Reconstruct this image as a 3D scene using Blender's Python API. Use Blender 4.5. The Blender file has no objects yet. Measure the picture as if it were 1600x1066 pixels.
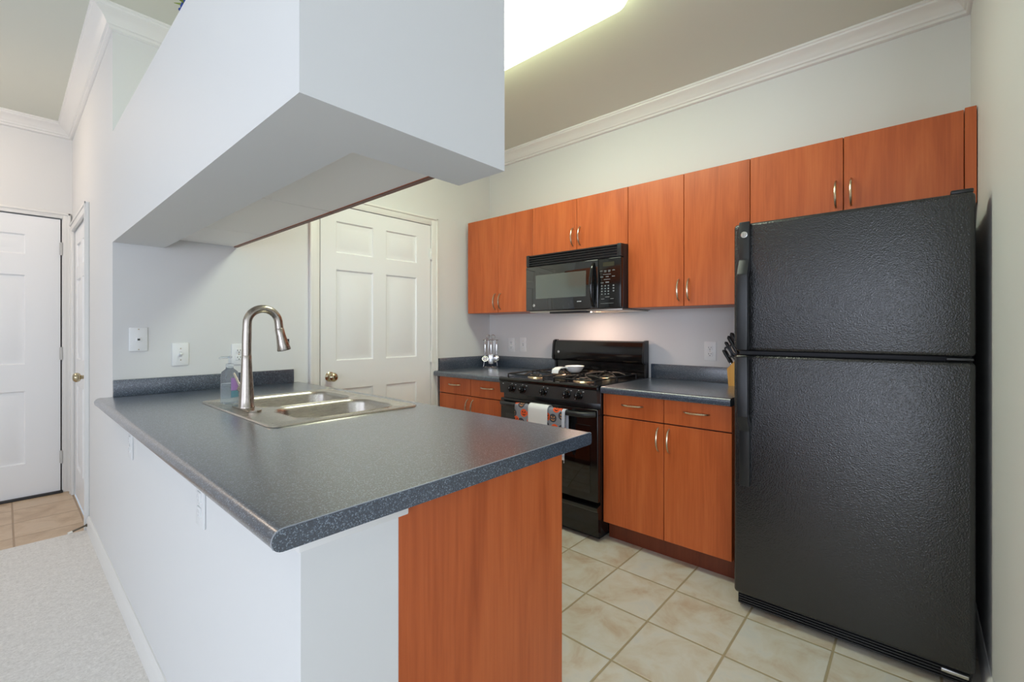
import bpy, bmesh, math, random
from mathutils import Vector, Matrix

random.seed(7)
PI = math.pi
SC = bpy.context.scene
COL = SC.collection

# ------------------------------------------------------------------ camera
cd = bpy.data.cameras.new('camera')
cam = bpy.data.objects.new('camera', cd)
COL.objects.link(cam)
cam.location = (0.0, 0.0, 1.21)
cam.rotation_euler = (PI / 2, 0, math.radians(-48.25))
cd.sensor_width = 36.0
cd.lens = 710.0 / 1600.0 * 36.0
cd.shift_y = -17.0 / 1600.0
cd.clip_start = 0.02
SC.camera = cam

# ------------------------------------------------------------------ exposure, world
SC.view_settings.view_transform = 'Standard'
SC.view_settings.look = 'None'
SC.view_settings.gamma = 1.0
SC.view_settings.use_curve_mapping = False
SC.view_settings.exposure = 0.0
w = bpy.data.worlds.new('world')
SC.world = w
w.use_nodes = True
w.node_tree.nodes['Background'].inputs[0].default_value = (0.75, 0.86, 1.0, 1)
w.node_tree.nodes['Background'].inputs[1].default_value = 0.6


def area_light(name, loc, direction, sx, sy, power, color):
    ld = bpy.data.lights.new(name, 'AREA')
    ld.shape = 'RECTANGLE'
    ld.size, ld.size_y = sx, sy
    ld.energy = power
    ld.color = color
    o = bpy.data.objects.new(name, ld)
    COL.objects.link(o)
    o.location = loc
    o.rotation_euler = Vector(direction).to_track_quat('-Z', 'Y').to_euler()
    return o


# strength and colour of every light in the place and the added side fill (linear RGB)
LIGHT = {
    'side': (33.0, 35.0, 42.0),
    'side_fill': (76.0, 83.0, 98.0),
    'rear': (16.5, 17.0, 19.0),
    'fluor': (13.2, 14.5, 11.9),
    'fluor_side': (7.6, 8.4, 5.2),
    'hall': (42.0, 33.0, 26.0),
    'hood': (66.0, 44.0, 33.0),
}


def split(k):
    c = LIGHT[k]
    mx = max(max(c), 1e-9)
    return mx, tuple(v / mx for v in c)


# daylight that comes in through the two living-room windows behind the camera, plus an added side fill
area_light('daylight_side', (-3.30, 1.3, 1.35), (1, 0, 0), 3.0, 1.8, *split('side'))
area_light('added_side_fill', (-3.30, -1.75, 1.08), (1, 0, 0), 2.1, 2.0, *split('side_fill'))  # made-up source, added to brighten the base cabinets and floor
area_light('daylight_rear', (-0.2, -3.30, 1.25), (0, 1, 0), 3.8, 2.0, *split('rear'))


# ------------------------------------------------------------------ materials
def lin(c):
    def f(v):
        v /= 255.0
        return v / 12.92 if v <= 0.04045 else ((v + 0.055) / 1.055) ** 2.4
    return (f(c[0]), f(c[1]), f(c[2]), 1.0)


class NT:
    def __init__(self, name):
        self.m = bpy.data.materials.new(name)
        self.m.use_nodes = True
        self.t = self.m.node_tree
        self.b = self.t.nodes['Principled BSDF']

    def n(self, typ, **kw):
        nd = self.t.nodes.new(typ)
        for k, v in kw.items():
            if k.startswith('i_'):
                nd.inputs[k[2:].replace('_', ' ')].default_value = v
            else:
                setattr(nd, k, v)
        return nd

    def l(self, a, b):
        self.t.links.new(a, b)

    def coord(self, scale=(1, 1, 1)):
        tc = self.n('ShaderNodeTexCoord')
        mp = self.n('ShaderNodeMapping')
        mp.inputs['Scale'].default_value = scale
        self.l(tc.outputs['Object'], mp.inputs['Vector'])
        return mp.outputs['Vector']

    def math(self, op, a, b=None, c=None):
        nd = self.n('ShaderNodeMath', operation=op)
        for i, v in enumerate((a, b, c)):
            if v is None:
                continue
            if isinstance(v, (int, float)):
                nd.inputs[i].default_value = v
            else:
                self.l(v, nd.inputs[i])
        return nd.outputs[0]

    def mix(self, fac, a, b):
        nd = self.n('ShaderNodeMix', data_type='RGBA')
        for sock, v in ((nd.inputs['Factor'], fac), (nd.inputs['A'], a), (nd.inputs['B'], b)):
            pass
        ins = [nd.inputs[0], nd.inputs[6], nd.inputs[7]]
        for s, v in zip(ins, (fac, a, b)):
            if isinstance(v, (int, float, tuple)):
                s.default_value = v
            else:
                self.l(v, s)
        return nd.outputs[2]

    def ramp(self, fac, stops):
        r = self.n('ShaderNodeValToRGB')
        e = r.color_ramp.elements
        while len(e) < len(stops):
            e.new(0.5)
        for el, (p, c) in zip(e, stops):
            el.position = p
            el.color = c
        self.l(fac, r.inputs[0])
        return r.outputs[0]

    def bump(self, h, strength, dist):
        b = self.n('ShaderNodeBump')
        b.inputs['Strength'].default_value = strength
        b.inputs['Distance'].default_value = dist
        self.l(h, b.inputs['Height'])
        self.l(b.outputs[0], self.b.inputs['Normal'])

    def noise(self, vec, scale, detail=3.0, rough=0.55, dist=0.0):
        n = self.n('ShaderNodeTexNoise')
        n.inputs['Scale'].default_value = scale
        n.inputs['Detail'].default_value = detail
        n.inputs['Roughness'].default_value = rough
        n.inputs['Distortion'].default_value = dist
        self.l(vec, n.inputs['Vector'])
        return n.outputs[0]


def plain(name, rgb, rough=0.5, metal=0.0, spec=0.5, bump=0.0, bscale=200.0, coat=0.0):
    k = NT(name)
    k.b.inputs['Base Color'].default_value = lin(rgb)
    k.b.inputs['Roughness'].default_value = rough
    k.b.inputs['Metallic'].default_value = metal
    k.b.inputs['Specular IOR Level'].default_value = spec
    k.b.inputs['Coat Weight'].default_value = coat
    k.b.inputs['Coat Roughness'].default_value = 0.05
    v = k.coord()
    n = k.noise(v, bscale, 2.0)
    if bump:
        k.bump(n, bump, 0.002)
    else:
        r = k.math('MULTIPLY_ADD', n, 0.04, rough - 0.02)
        k.l(r, k.b.inputs['Roughness'])
    return k.m


def emit(name, rgb, strength):
    k = NT(name)
    k.b.inputs['Base Color'].default_value = lin(rgb)
    k.b.inputs['Emission Color'].default_value = lin(rgb)
    if isinstance(strength, str):
        strength, c = split(strength)
        k.b.inputs['Emission Color'].default_value = (*c, 1.0)
    k.b.inputs['Emission Strength'].default_value = strength
    return k.m


def wood(name, dark, mid, light, rough=0.36):
    k = NT(name)
    v = k.coord((7.0, 7.0, 0.7))
    a = k.noise(v, 1.5, 4.0, 0.55, 0.9)
    v2 = k.coord((60.0, 60.0, 2.2))
    b = k.noise(v2, 2.0, 3.0, 0.5)
    f = k.math('ADD', k.math('MULTIPLY', a, 0.7), k.math('MULTIPLY', b, 0.3))
    c = k.ramp(f, [(0.30, lin(dark)), (0.5, lin(mid)), (0.72, lin(light))])
    k.l(c, k.b.inputs['Base Color'])
    k.b.inputs['Roughness'].default_value = rough
    k.b.inputs['Specular IOR Level'].default_value = 0.45
    return k.m


def laminate(name):
    k = NT(name)
    v = k.coord()
    vo = k.n('ShaderNodeTexVoronoi', feature='F1')
    vo.inputs['Scale'].default_value = 520.0
    k.l(v, vo.inputs['Vector'])
    sep = k.n('ShaderNodeSeparateColor')
    k.l(vo.outputs['Color'], sep.inputs[0])
    c = k.ramp(sep.outputs[0], [(0.0, lin((27, 37, 50))), (0.55, lin((44, 57, 73))), (0.84, lin((64, 79, 97))), (0.95, lin((122, 136, 150)))])
    k.l(c, k.b.inputs['Base Color'])
    n = k.noise(v, 420.0, 2.0)
    k.bump(n, 0.10, 0.0006)
    k.b.inputs['Roughness'].default_value = 0.30
    k.b.inputs['Specular IOR Level'].default_value = 0.9
    k.b.inputs['Coat Weight'].default_value = 1.0
    k.b.inputs['Coat Roughness'].default_value = 0.24
    k.b.inputs['Coat IOR'].default_value = 1.58
    return k.m


def tile(name, cols, grout, px, py, ox, oy, gw=0.0072, bump=0.5):
    k = NT(name)
    tc = k.n('ShaderNodeTexCoord')
    s = k.n('ShaderNodeSeparateXYZ')
    k.l(tc.outputs['Object'], s.inputs[0])
    fx = k.math('DIVIDE', k.math('SUBTRACT', s.outputs[0], ox), px)
    fy = k.math('DIVIDE', k.math('SUBTRACT', s.outputs[1], oy), py)
    ex = k.math('MULTIPLY', k.math('PINGPONG', fx, 0.5), px)
    ey = k.math('MULTIPLY', k.math('PINGPONG', fy, 0.5), py)
    d = k.math('MINIMUM', ex, ey)
    g = k.n('ShaderNodeMapRange')
    g.inputs['From Min'].default_value = gw * 0.4
    g.inputs['From Max'].default_value = gw * 0.75
    k.l(d, g.inputs['Value'])
    idx = k.n('ShaderNodeCombineXYZ')
    k.l(k.math('FLOOR', fx), idx.inputs[0])
    k.l(k.math('FLOOR', fy), idx.inputs[1])
    wn = k.n('ShaderNodeTexWhiteNoise', noise_dimensions='2D')
    k.l(idx.outputs[0], wn.inputs[0])
    off = k.n('ShaderNodeVectorMath', operation='MULTIPLY_ADD')
    k.l(wn.outputs['Color'], off.inputs[0])
    off.inputs[1].default_value = (9, 9, 9)
    k.l(tc.outputs['Object'], off.inputs[2])
    a = k.noise(off.outputs[0], 6.5, 6.0, 0.62, 0.5)
    c = k.ramp(a, [(0.30, lin(cols[0])), (0.46, lin(cols[1])), (0.58, lin(cols[2])), (0.70, lin(cols[3]))])
    k.l(k.mix(g.outputs[0], lin(grout), c), k.b.inputs['Base Color'])
    k.b.inputs['Roughness'].default_value = 0.38
    h = k.math('ADD', g.outputs[0], k.math('MULTIPLY', a, 0.25))
    k.bump(h, bump, 0.003)
    return k.m


def carpet_mat():
    k = NT('carpet_fibre')
    v = k.coord()
    a = k.noise(v, 95.0, 4.0, 0.75)
    b = k.noise(v, 30.0, 4.0, 0.7)
    c = k.ramp(k.math('ADD', k.math('MULTIPLY', a, 0.7), k.math('MULTIPLY', b, 0.3)),
               [(0.30, lin((208, 205, 200))), (0.60, lin((242, 240, 236)))])
    k.l(c, k.b.inputs['Base Color'])
    k.b.inputs['Roughness'].default_value = 1.0
    k.b.inputs['Specular IOR Level'].default_value = 0.0
    k.bump(a, 0.45, 0.006)
    return k.m


def pebbled():
    k = NT('black_pebbled_enamel')
    k.b.inputs['Base Color'].default_value = lin((26, 27, 29))
    v = k.coord()
    vo = k.n('ShaderNodeTexVoronoi', feature='SMOOTH_F1')
    vo.inputs['Scale'].default_value = 240.0
    k.l(v, vo.inputs['Vector'])
    n = k.noise(v, 190.0, 3.0)
    h = k.math('ADD', vo.outputs['Distance'], n)
    k.bump(h, 0.7, 0.0014)
    sm = k.noise(v, 2.2, 3.0, 0.6)
    k.l(k.math('MULTIPLY_ADD', sm, 0.08, 0.20), k.b.inputs['Roughness'])
    k.b.inputs['Specular IOR Level'].default_value = 0.8
    return k.m


def brushed(name, rgb, rough, sc=(3, 90, 90)):
    k = NT(name)
    k.b.inputs['Base Color'].default_value = lin(rgb)
    k.b.inputs['Metallic'].default_value = 1.0
    v = k.coord(sc)
    n = k.noise(v, 8.0, 3.0)
    k.l(k.math('MULTIPLY_ADD', n, 0.14, rough - 0.07), k.b.inputs['Roughness'])
    k.bump(n, 0.05, 0.0005)
    return k.m


def pumpkin_cloth():
    """grey tea-towel cloth with round orange and charcoal pumpkin faces"""
    k = NT('pumpkin_print_cloth')
    tc = k.n('ShaderNodeTexCoord')
    uv = k.n('ShaderNodeMapping')
    k.l(tc.outputs['UV'], uv.inputs['Vector'])
    vo = k.n('ShaderNodeTexVoronoi', feature='F1', voronoi_dimensions='2D')
    vo.inputs['Scale'].default_value = 1.0
    vo.inputs['Randomness'].default_value = 0.45
    k.l(uv.outputs[0], vo.inputs['Vector'])
    sub = k.n('ShaderNodeVectorMath', operation='SUBTRACT')
    k.l(uv.outputs[0], sub.inputs[0])
    k.l(vo.outputs['Position'], sub.inputs[1])
    s = k.n('ShaderNodeSeparateXYZ')
    k.l(sub.outputs[0], s.inputs[0])
    x, y = s.outputs[0], s.outputs[1]

    def ell(cx, cy, rx, ry, ax):
        dx = k.math('DIVIDE', k.math('SUBTRACT', ax, cx), rx)
        dy = k.math('DIVIDE', k.math('SUBTRACT', y, cy), ry)
        r2 = k.math('ADD', k.math('MULTIPLY', dx, dx), k.math('MULTIPLY', dy, dy))
        return k.math('LESS_THAN', r2, 1.0)
    ab = k.math('ABSOLUTE', x)
    body = ell(0.0, 0.0, 0.43, 0.40, x)
    eye = ell(0.15, 0.10, 0.07, 0.09, ab)
    nose = ell(0.0, 0.0, 0.04, 0.05, x)
    mouth = k.math('MULTIPLY', ell(0.0, -0.08, 0.24, 0.16, x), k.math('SUBTRACT', 1.0, ell(0.0, -0.01, 0.26, 0.14, x)))
    feat = k.math('MAXIMUM', k.math('MAXIMUM', eye, nose), mouth)
    sep = k.n('ShaderNodeSeparateColor')
    k.l(vo.outputs['Color'], sep.inputs[0])
    isd = k.math('GREATER_THAN', sep.outputs[0], 0.55)
    face = k.mix(isd, lin((232, 92, 44)), lin((62, 64, 74)))
    fcol = k.mix(isd, lin((40, 30, 30)), lin((200, 140, 90)))
    face = k.mix(feat, face, fcol)
    c = k.mix(body, lin((140, 142, 152)), face)
    k.l(c, k.b.inputs['Base Color'])
    k.b.inputs['Roughness'].default_value = 0.95
    n = k.noise(k.coord(), 600.0, 2.0)
    k.bump(n, 0.4, 0.001)
    return k.m


def clear_plastic(name, rgb, rough=0.05):
    k = NT(name)
    k.b.inputs['Base Color'].default_value = lin(rgb)
    k.b.inputs['Transmission Weight'].default_value = 0.86
    k.b.inputs['Roughness'].default_value = rough
    k.b.inputs['IOR'].default_value = 1.06
    return k.m


M = {}
M['wall'] = plain('painted_wall', (224, 225, 224), 0.62, spec=0.3, bump=0.06, bscale=160)
M['ceil'] = plain('painted_ceiling', (222, 224, 213), 0.9, spec=0.1)
M['trim'] = plain('white_trim_paint', (232, 232, 229), 0.35)
M['door'] = plain('white_door_paint', (238, 240, 241), 0.4)
M['wood'] = wood('cherry_laminate', (166, 77, 34), (190, 95, 47), (204, 110, 58))
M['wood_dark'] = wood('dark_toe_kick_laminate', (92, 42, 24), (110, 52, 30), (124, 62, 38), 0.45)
M['edge'] = plain('dark_cabinet_interior', (52, 26, 16), 0.6)
M['shade_edge'] = plain('painted_edge_shade', (120, 84, 70), 0.5)  # cherry in shade, painted as a darker brown
M['white_lam'] = plain('white_cabinet_lining', (244, 242, 238), 0.5)
M['lam'] = laminate('speckled_blue_grey_laminate')
M['lamedge'] = plain('pale_laminate_seam', (150, 156, 164), 0.4)
M['tile'] = tile('beige_floor_tile', ((192, 170, 146), (206, 197, 181), (212, 207, 197), (204, 203, 198)), (170, 155, 124), 0.2985, 0.3, 2.082, 0.838)
M['tile_hall'] = tile('beige_entry_tile', ((186, 158, 128), (202, 176, 146), (212, 188, 160), (206, 184, 158)), (168, 140, 110), 0.3, 0.3, 0.042, 0.02)
M['carpet'] = carpet_mat()
M['fridge'] = pebbled()
M['blk_gloss'] = plain('black_gloss_enamel', (14, 14, 15), 0.12, spec=0.6)
M['blk'] = plain('black_satin_plastic', (30, 32, 35), 0.34)
M['blk_panel'] = plain('black_control_panel', (52, 53, 54), 0.35)
M['blk_glass'] = plain('black_oven_glass', (8, 8, 9), 0.05, spec=0.7)
M['vent_black'] = plain('deep_black_vent', (6, 6, 7), 0.5)
M['iron'] = plain('black_cast_iron', (20, 20, 21), 0.5, bump=0.2)
M['mw_glass'] = plain('smoked_glass', (22, 23, 24), 0.04, spec=0.8, coat=0.6)
M['mw_window'] = plain('metal_mesh_window', (84, 90, 86), 0.10, spec=0.8, coat=0.8)
M['nickel'] = brushed('satin_nickel', (205, 192, 168), 0.28)
M['faucet'] = brushed('brushed_nickel', (178, 170, 160), 0.26, (90, 90, 3))
M['steel'] = brushed('brushed_stainless', (196, 190, 180), 0.28)
M['chrome'] = brushed('polished_chrome', (214, 214, 214), 0.2)
M['brass'] = brushed('antique_nickel', (190, 178, 150), 0.22)
M['alu'] = brushed('burner_aluminium', (215, 195, 165), 0.3)
M['plate'] = plain('white_wall_plate', (238, 240, 240), 0.3)
M['slot'] = plain('dark_slot', (48, 48, 50), 0.6)
M['mark'] = plain('white_printed_mark', (200, 202, 204), 0.5)
M['greymark'] = plain('grey_printed_mark', (128, 132, 134), 0.5)
M['ceramic'] = plain('white_glazed_ceramic', (236, 237, 238), 0.12)
M['cloth'] = plain('white_terry_cloth', (234, 234, 237), 0.95, spec=0.1, bump=0.5, bscale=500)
M['pumpkin'] = pumpkin_cloth()
M['hem'] = plain('pale_towel_hem', (206, 208, 222), 0.9, spec=0.1)
M['block'] = wood('beech_wood', (196, 138, 62), (214, 156, 76), (226, 172, 92), 0.45)
M['clear'] = clear_plastic('clear_bottle', (238, 242, 246))
M['gel'] = clear_plastic('clear_gel_soap', (226, 236, 240), 0.1)
M['purple'] = plain('purple_label', (168, 132, 192), 0.4)
M['teal'] = plain('teal_label_band', (104, 150, 168), 0.4)
M['leaf'] = plain('green_leaf', (138, 158, 62), 0.55)
M['bluefl'] = plain('blue_petal', (38, 66, 140), 0.6)
M['spring'] = brushed('dull_steel_spring', (120, 112, 100), 0.4)
M['rubber'] = plain('white_rubber', (236, 234, 226), 0.6)
M['lcd'] = emit('green_clock_display', (44, 42, 22), 0.06)
M['fluor'] = emit('fluorescent_diffuser', (250, 252, 240), 'fluor')
M['fluor_side'] = emit('fluorescent_diffuser_side', (250, 252, 240), 'fluor_side')
M['hinge'] = plain('painted_hinge', (196, 196, 193), 0.35)
M['warm'] = emit('warm_lamp_glass', (255, 240, 220), 'hall')
M['hoodlamp'] = emit('hood_lamp_lens', (255, 240, 220), 'hood')


# ------------------------------------------------------------------ mesh builder
class MB:
    def __init__(self):
        self.bm = bmesh.new()
        self.mats = []
        self.cur = 0

    def mat(self, key):
        m = M[key]
        if m not in self.mats:
            self.mats.append(m)
        self.cur = self.mats.index(m)
        return self

    def _tag(self, faces):
        for f in faces:
            f.material_index = self.cur

    def box(self, x0, x1, y0, y1, z0, z1, bev=0.0, seg=2, rot=None, piv=None):
        b2 = bmesh.new()
        bmesh.ops.create_cube(b2, size=1.0)
        sx, sy, sz = abs(x1 - x0), abs(y1 - y0), abs(z1 - z0)
        c = Vector(((x0 + x1) / 2, (y0 + y1) / 2, (z0 + z1) / 2))
        for v in b2.verts:
            v.co = Vector((v.co.x * sx, v.co.y * sy, v.co.z * sz)) + c
        if bev:
            bev = min(bev, 0.49 * min(sx, sy, sz))
            bmesh.ops.bevel(b2, geom=b2.edges[:], offset=bev, segments=seg, profile=0.5, affect='EDGES')
        if rot is not None:
            p = Vector(piv) if piv is not None else c
            for v in b2.verts:
                v.co = rot @ (v.co - p) + p
        self._merge(b2)
        return self

    def _merge(self, b2):
        mp = {}
        for v in b2.verts:
            mp[v] = self.bm.verts.new(v.co)
        for f in b2.faces:
            nf = self.bm.faces.new([mp[v] for v in f.verts])
            nf.material_index = self.cur
        b2.free()

    def tube(self, pts, r, seg=10, caps=True, closed=False):
        pts = [Vector(p) for p in pts]
        n = len(pts)
        rs = r if isinstance(r, (list, tuple)) else [r] * n
        rings = []
        prev = None
        for i, p in enumerate(pts):
            if closed:
                t = (pts[(i + 1) % n] - pts[i - 1]).normalized()
            else:
                a, b = pts[max(i - 1, 0)], pts[min(i + 1, n - 1)]
                t = (b - a).normalized()
            if prev is None:
                u = t.orthogonal().normalized()
            else:
                u = (prev - t * prev.dot(t))
                u = u.normalized() if u.length > 1e-6 else t.orthogonal().normalized()
            prev = u
            v = t.cross(u)
            rings.append([self.bm.verts.new(p + (u * math.cos(2 * PI * k / seg) + v * math.sin(2 * PI * k / seg)) * rs[i]) for k in range(seg)])
        fs = []
        m = n if closed else n - 1
        for i in range(m):
            A, B = rings[i], rings[(i + 1) % n]
            for k in range(seg):
                fs.append(self.bm.faces.new((A[k], A[(k + 1) % seg], B[(k + 1) % seg], B[k])))
        if caps and not closed:
            fs.append(self.bm.faces.new(rings[0][::-1]))
            fs.append(self.bm.faces.new(rings[-1]))
        self._tag(fs)
        return self

    def lathe(self, prof, c=(0, 0, 0), axis=(0, 0, 1), seg=24, sx=1.0, sy=1.0):
        """prof: list of (radius, height) along axis"""
        a = Vector(axis).normalized()
        q = Vector((0, 0, 1)).rotation_difference(a)
        c = Vector(c)
        rings = []
        for r, h in prof:
            if r < 1e-6:
                rings.append([self.bm.verts.new(c + q @ Vector((0, 0, h)))])
            else:
                rings.append([self.bm.verts.new(c + q @ Vector((sx * r * math.cos(2 * PI * k / seg), sy * r * math.sin(2 * PI * k / seg), h))) for k in range(seg)])
        fs = []
        for A, B in zip(rings, rings[1:]):
            for k in range(seg):
                if len(A) == 1 and len(B) == 1:
                    continue
                if len(A) == 1:
                    fs.append(self.bm.faces.new((A[0], B[(k + 1) % seg], B[k])))
                elif len(B) == 1:
                    fs.append(self.bm.faces.new((A[k], A[(k + 1) % seg], B[0])))
                else:
                    fs.append(self.bm.faces.new((A[k], A[(k + 1) % seg], B[(k + 1) % seg], B[k])))
        if len(rings[0]) > 1:
            fs.append(self.bm.faces.new(rings[0][::-1]))
        if len(rings[-1]) > 1:
            fs.append(self.bm.faces.new(rings[-1]))
        self._tag(fs)
        return self

    def prism(self, poly, axis, a0, a1):
        """poly: 2-D points in the two other axes (in xyz order); extruded along axis from a0 to a1"""
        def P(p, a):
            if axis == 'x':
                return (a, p[0], p[1])
            if axis == 'y':
                return (p[0], a, p[1])
            return (p[0], p[1], a)
        A = [self.bm.verts.new(P(p, a0)) for p in poly]
        B = [self.bm.verts.new(P(p, a1)) for p in poly]
        n = len(poly)
        fs = [self.bm.faces.new(A[::-1]), self.bm.faces.new(B)]
        for i in range(n):
            fs.append(self.bm.faces.new((A[i], A[(i + 1) % n], B[(i + 1) % n], B[i])))
        self._tag(fs)
        return self

    def poly(self, pts):
        f = self.bm.faces.new([self.bm.verts.new(p) for p in pts])
        f.material_index = self.cur
        return self

    def build(self, name, key=None, parent=None, loc=None, smooth=True, angle=38):
        if key:
            mk = M[key]
            if not self.mats:
                self.mats = [mk]
        bmesh.ops.recalc_face_normals(self.bm, faces=self.bm.faces[:])
        me = bpy.data.meshes.new(name)
        self.bm.to_mesh(me)
        self.bm.free()
        for m in self.mats:
            me.materials.append(m)
        if smooth:
            for p in me.polygons:
                p.use_smooth = True
            me.set_sharp_from_angle(angle=math.radians(angle))
        o = bpy.data.objects.new(name, me)
        COL.objects.link(o)
        if parent is not None:
            o.parent = parent
        if loc is not None:
            o.location = loc
        return o


def tag(o, label=None, cat=None, group=None, kind=None):
    if label:
        o['label'] = label
    if cat:
        o['category'] = cat
    if group:
        o['group'] = group
    if kind:
        o['kind'] = kind
    return o


def thing(name, loc, label, cat, group=None, rz=0.0):
    o = bpy.data.objects.new(name, None)
    o.empty_display_size = 0.05
    COL.objects.link(o)
    o.location = loc
    o.rotation_euler = (0, 0, rz)
    return tag(o, label, cat, group)


def struct(name, mb, key, label=None, cat=None, loc=None):
    o = mb.build(name, key, loc=loc)
    o['kind'] = 'structure'
    return tag(o, label, cat)


def kids(o):
    return [c for c in list(COL.objects) if c.parent == o]


def copy_tree(o, parent=None):
    c = o.copy()
    COL.objects.link(c)
    c.parent = parent
    for ch in kids(o):
        copy_tree(ch, c)
    return c


def box(*a, **k):
    return MB().box(*a, **k)


# ------------------------------------------------------------------ levels and planes of the place
CEIL = 2.74
XP = 0.35       # face of the half wall, soffit and hall wall
YE = 2.88       # sink wall with the pantry door
YF = 4.774      # entry wall
XB = 2.925      # cabinet wall
YR = -0.18      # wall on the right of the refrigerator
CT = 0.889      # counter height

# ------------------------------------------------------------------ shell
struct('floor', box(XP, XB, YR, YE, -0.05, 0.0), 'tile', 'beige stone-look ceramic tile floor of the kitchen', 'floor')
m = MB().box(-3.2, XP, -3.2, 3.758, -0.05, 0.0).box(XP, XB, -3.2, YR, -0.05, 0.0)
struct('floor_carpet', m, 'carpet', 'off-white carpet of the living room and hall', 'carpet')
struct('floor_entry', box(-3.2, XP, 3.758, YF, -0.05, 0.0), 'tile_hall', 'beige tile floor in front of the entry door', 'floor')
struct('ceiling', box(-3.3, 3.05, -3.3, 4.9, CEIL, CEIL + 0.1), 'ceil', 'flat painted ceiling', 'ceiling')
struct('wall_back', box(XB, XB + 0.12, YR - 0.12, YE + 0.12, 0, CEIL), 'wall', 'cream wall behind the cabinets and range', 'wall')
DX0, DX1, DZ = 1.352, 2.257, 2.042      # pantry door opening
m = MB().box(XP, DX0, YE, YE + 0.12, 0, CEIL).box(DX1, XB, YE, YE + 0.12, 0, CEIL).box(DX0, DX1, YE, YE + 0.12, DZ, CEIL)
struct('wall_end', m, 'wall', 'pale wall with the pantry door and sink outlets', 'wall')
CZ = 1.935
CY0, CY1 = 3.805, 4.62                  # hall closet opening
m = MB().box(XP, XP + 0.12, YE + 0.12, CY0, 0, CEIL).box(XP, XP + 0.12, CY1, YF, 0, CEIL).box(XP, XP + 0.12, CY0, CY1, CZ, CEIL)
struct('wall_hall', m, 'wall', 'white hall wall in line with the soffit', 'wall')
EX0, EX1 = -0.625, 0.298
m = MB().box(-3.2, EX0, YF, YF + 0.12, 0, CEIL).box(EX1, XP + 0.12, YF, YF + 0.12, 0, CEIL).box(EX0, EX1, YF, YF + 0.12, DZ, CEIL)
struct('wall_entry', m, 'wall', 'wall around the entry door', 'wall')
struct('wall_right', box(1.45, XB, YR - 0.12, YR, 0, CEIL), 'wall', 'pale wall to the right of the refrigerator', 'wall')
struct('wall_far_right', box(XB, XB + 0.12, -3.2, YR - 0.12, 0, CEIL), 'wall')
m = MB().box(-3.32, -3.2, -3.2, -2.8, 0, CEIL).box(-3.32, -3.2, -0.7, -0.2, 0, CEIL).box(-3.32, -3.2, -2.8, -0.7, 2.1, CEIL).box(-3.32, -3.2, 2.8, YF, 0, CEIL).box(-3.32, -3.2, -0.2, 2.8, 0, 0.45).box(-3.32, -3.2, -0.2, 2.8, 2.25, CEIL)
struct('wall_left', m, 'wall')
m = MB().box(-3.2, -2.1, -3.32, -3.2, 0, CEIL).box(1.7, XB, -3.32, -3.2, 0, CEIL).box(-2.1, 1.7, -3.32, -3.2, 0, 0.25).box(-2.1, 1.7, -3.32, -3.2, 2.25, CEIL)
struct('wall_rear', m, 'wall')
m = MB()
for y in (-0.2, 0.77, 1.77, 2.74):
    m.box(-3.28, -3.22, y, y + 0.06, 0.45, 2.25)
m.box(-3.28, -3.22, -0.2, 2.8, 0.45, 0.51).box(-3.28, -3.22, -0.2, 2.8, 2.19, 2.25)
struct('window_1', m, 'trim')
m = MB()
for x in (-2.1, -0.83, 0.44, 1.64):
    m.box(x, x + 0.06, -3.28, -3.22, 0.25, 2.25)
m.box(-2.1, 1.7, -3.28, -3.22, 0.25, 0.31).box(-2.1, 1.7, -3.28, -3.22, 2.19, 2.25)
struct('window_2', m, 'trim')
m = MB()
for y in (-2.8, -1.78, -0.76):
    m.box(-3.28, -3.22, y, y + 0.06, 0.0, 2.1)
m.box(-3.28, -3.22, -2.8, -0.7, 0.0, 0.06).box(-3.28, -3.22, -2.8, -0.7, 2.04, 2.1)
struct('added_window', m, 'trim')  # unseen frame added around the opening of the side fill

# half wall under the peninsula, and the soffit above it
struct('wall_peninsula', box(XP, 0.552, 0.812, YE, 0, 0.849), 'wall', 'white half wall under the peninsula counter', 'wall')
struct('trim_6', MB().box(0.341, 0.570, 0.800, 0.822, 0.822, 0.850, 0.003), 'trim')
SB, ST = 1.632, 2.160
m = MB().box(XP, 0.552, 1.0, YE, SB, ST).box(XP, 0.887, 0.818, 1.0, SB, ST)
struct('soffit', m, 'wall', 'white boxed soffit hanging over the peninsula', 'soffit')


# ------------------------------------------------------------------ crown moulding and baseboards
def sweep(path, prof):
    """path in xy, room on the right-hand side; prof (out, z); returns one MB per segment with mitred ends"""
    P = [Vector(p) for p in path]
    n = len(P)
    dirs = [(P[i + 1] - P[i]).normalized() for i in range(n - 1)]
    nor = [Vector((d.y, -d.x)) for d in dirs]
    offs = []
    for i in range(n):
        if i == 0:
            offs.append(nor[0])
        elif i == n - 1:
            offs.append(nor[-1])
        else:
            b = (nor[i - 1] + nor[i])
            b = b / (b.length_squared / 2.0)
            offs.append(b)
    res = []
    for i in range(n - 1):
        mb = MB()
        A = [mb.bm.verts.new((P[i].x + offs[i].x * o, P[i].y + offs[i].y * o, z)) for o, z in prof]
        B = [mb.bm.verts.new((P[i + 1].x + offs[i + 1].x * o, P[i + 1].y + offs[i + 1].y * o, z)) for o, z in prof]
        k = len(prof)
        for j in range(k):
            mb.bm.faces.new((A[j], A[(j + 1) % k], B[(j + 1) % k], B[j]))
        mb.bm.faces.new(A)
        mb.bm.faces.new(B[::-1])
        res.append(mb)
    return res


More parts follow.
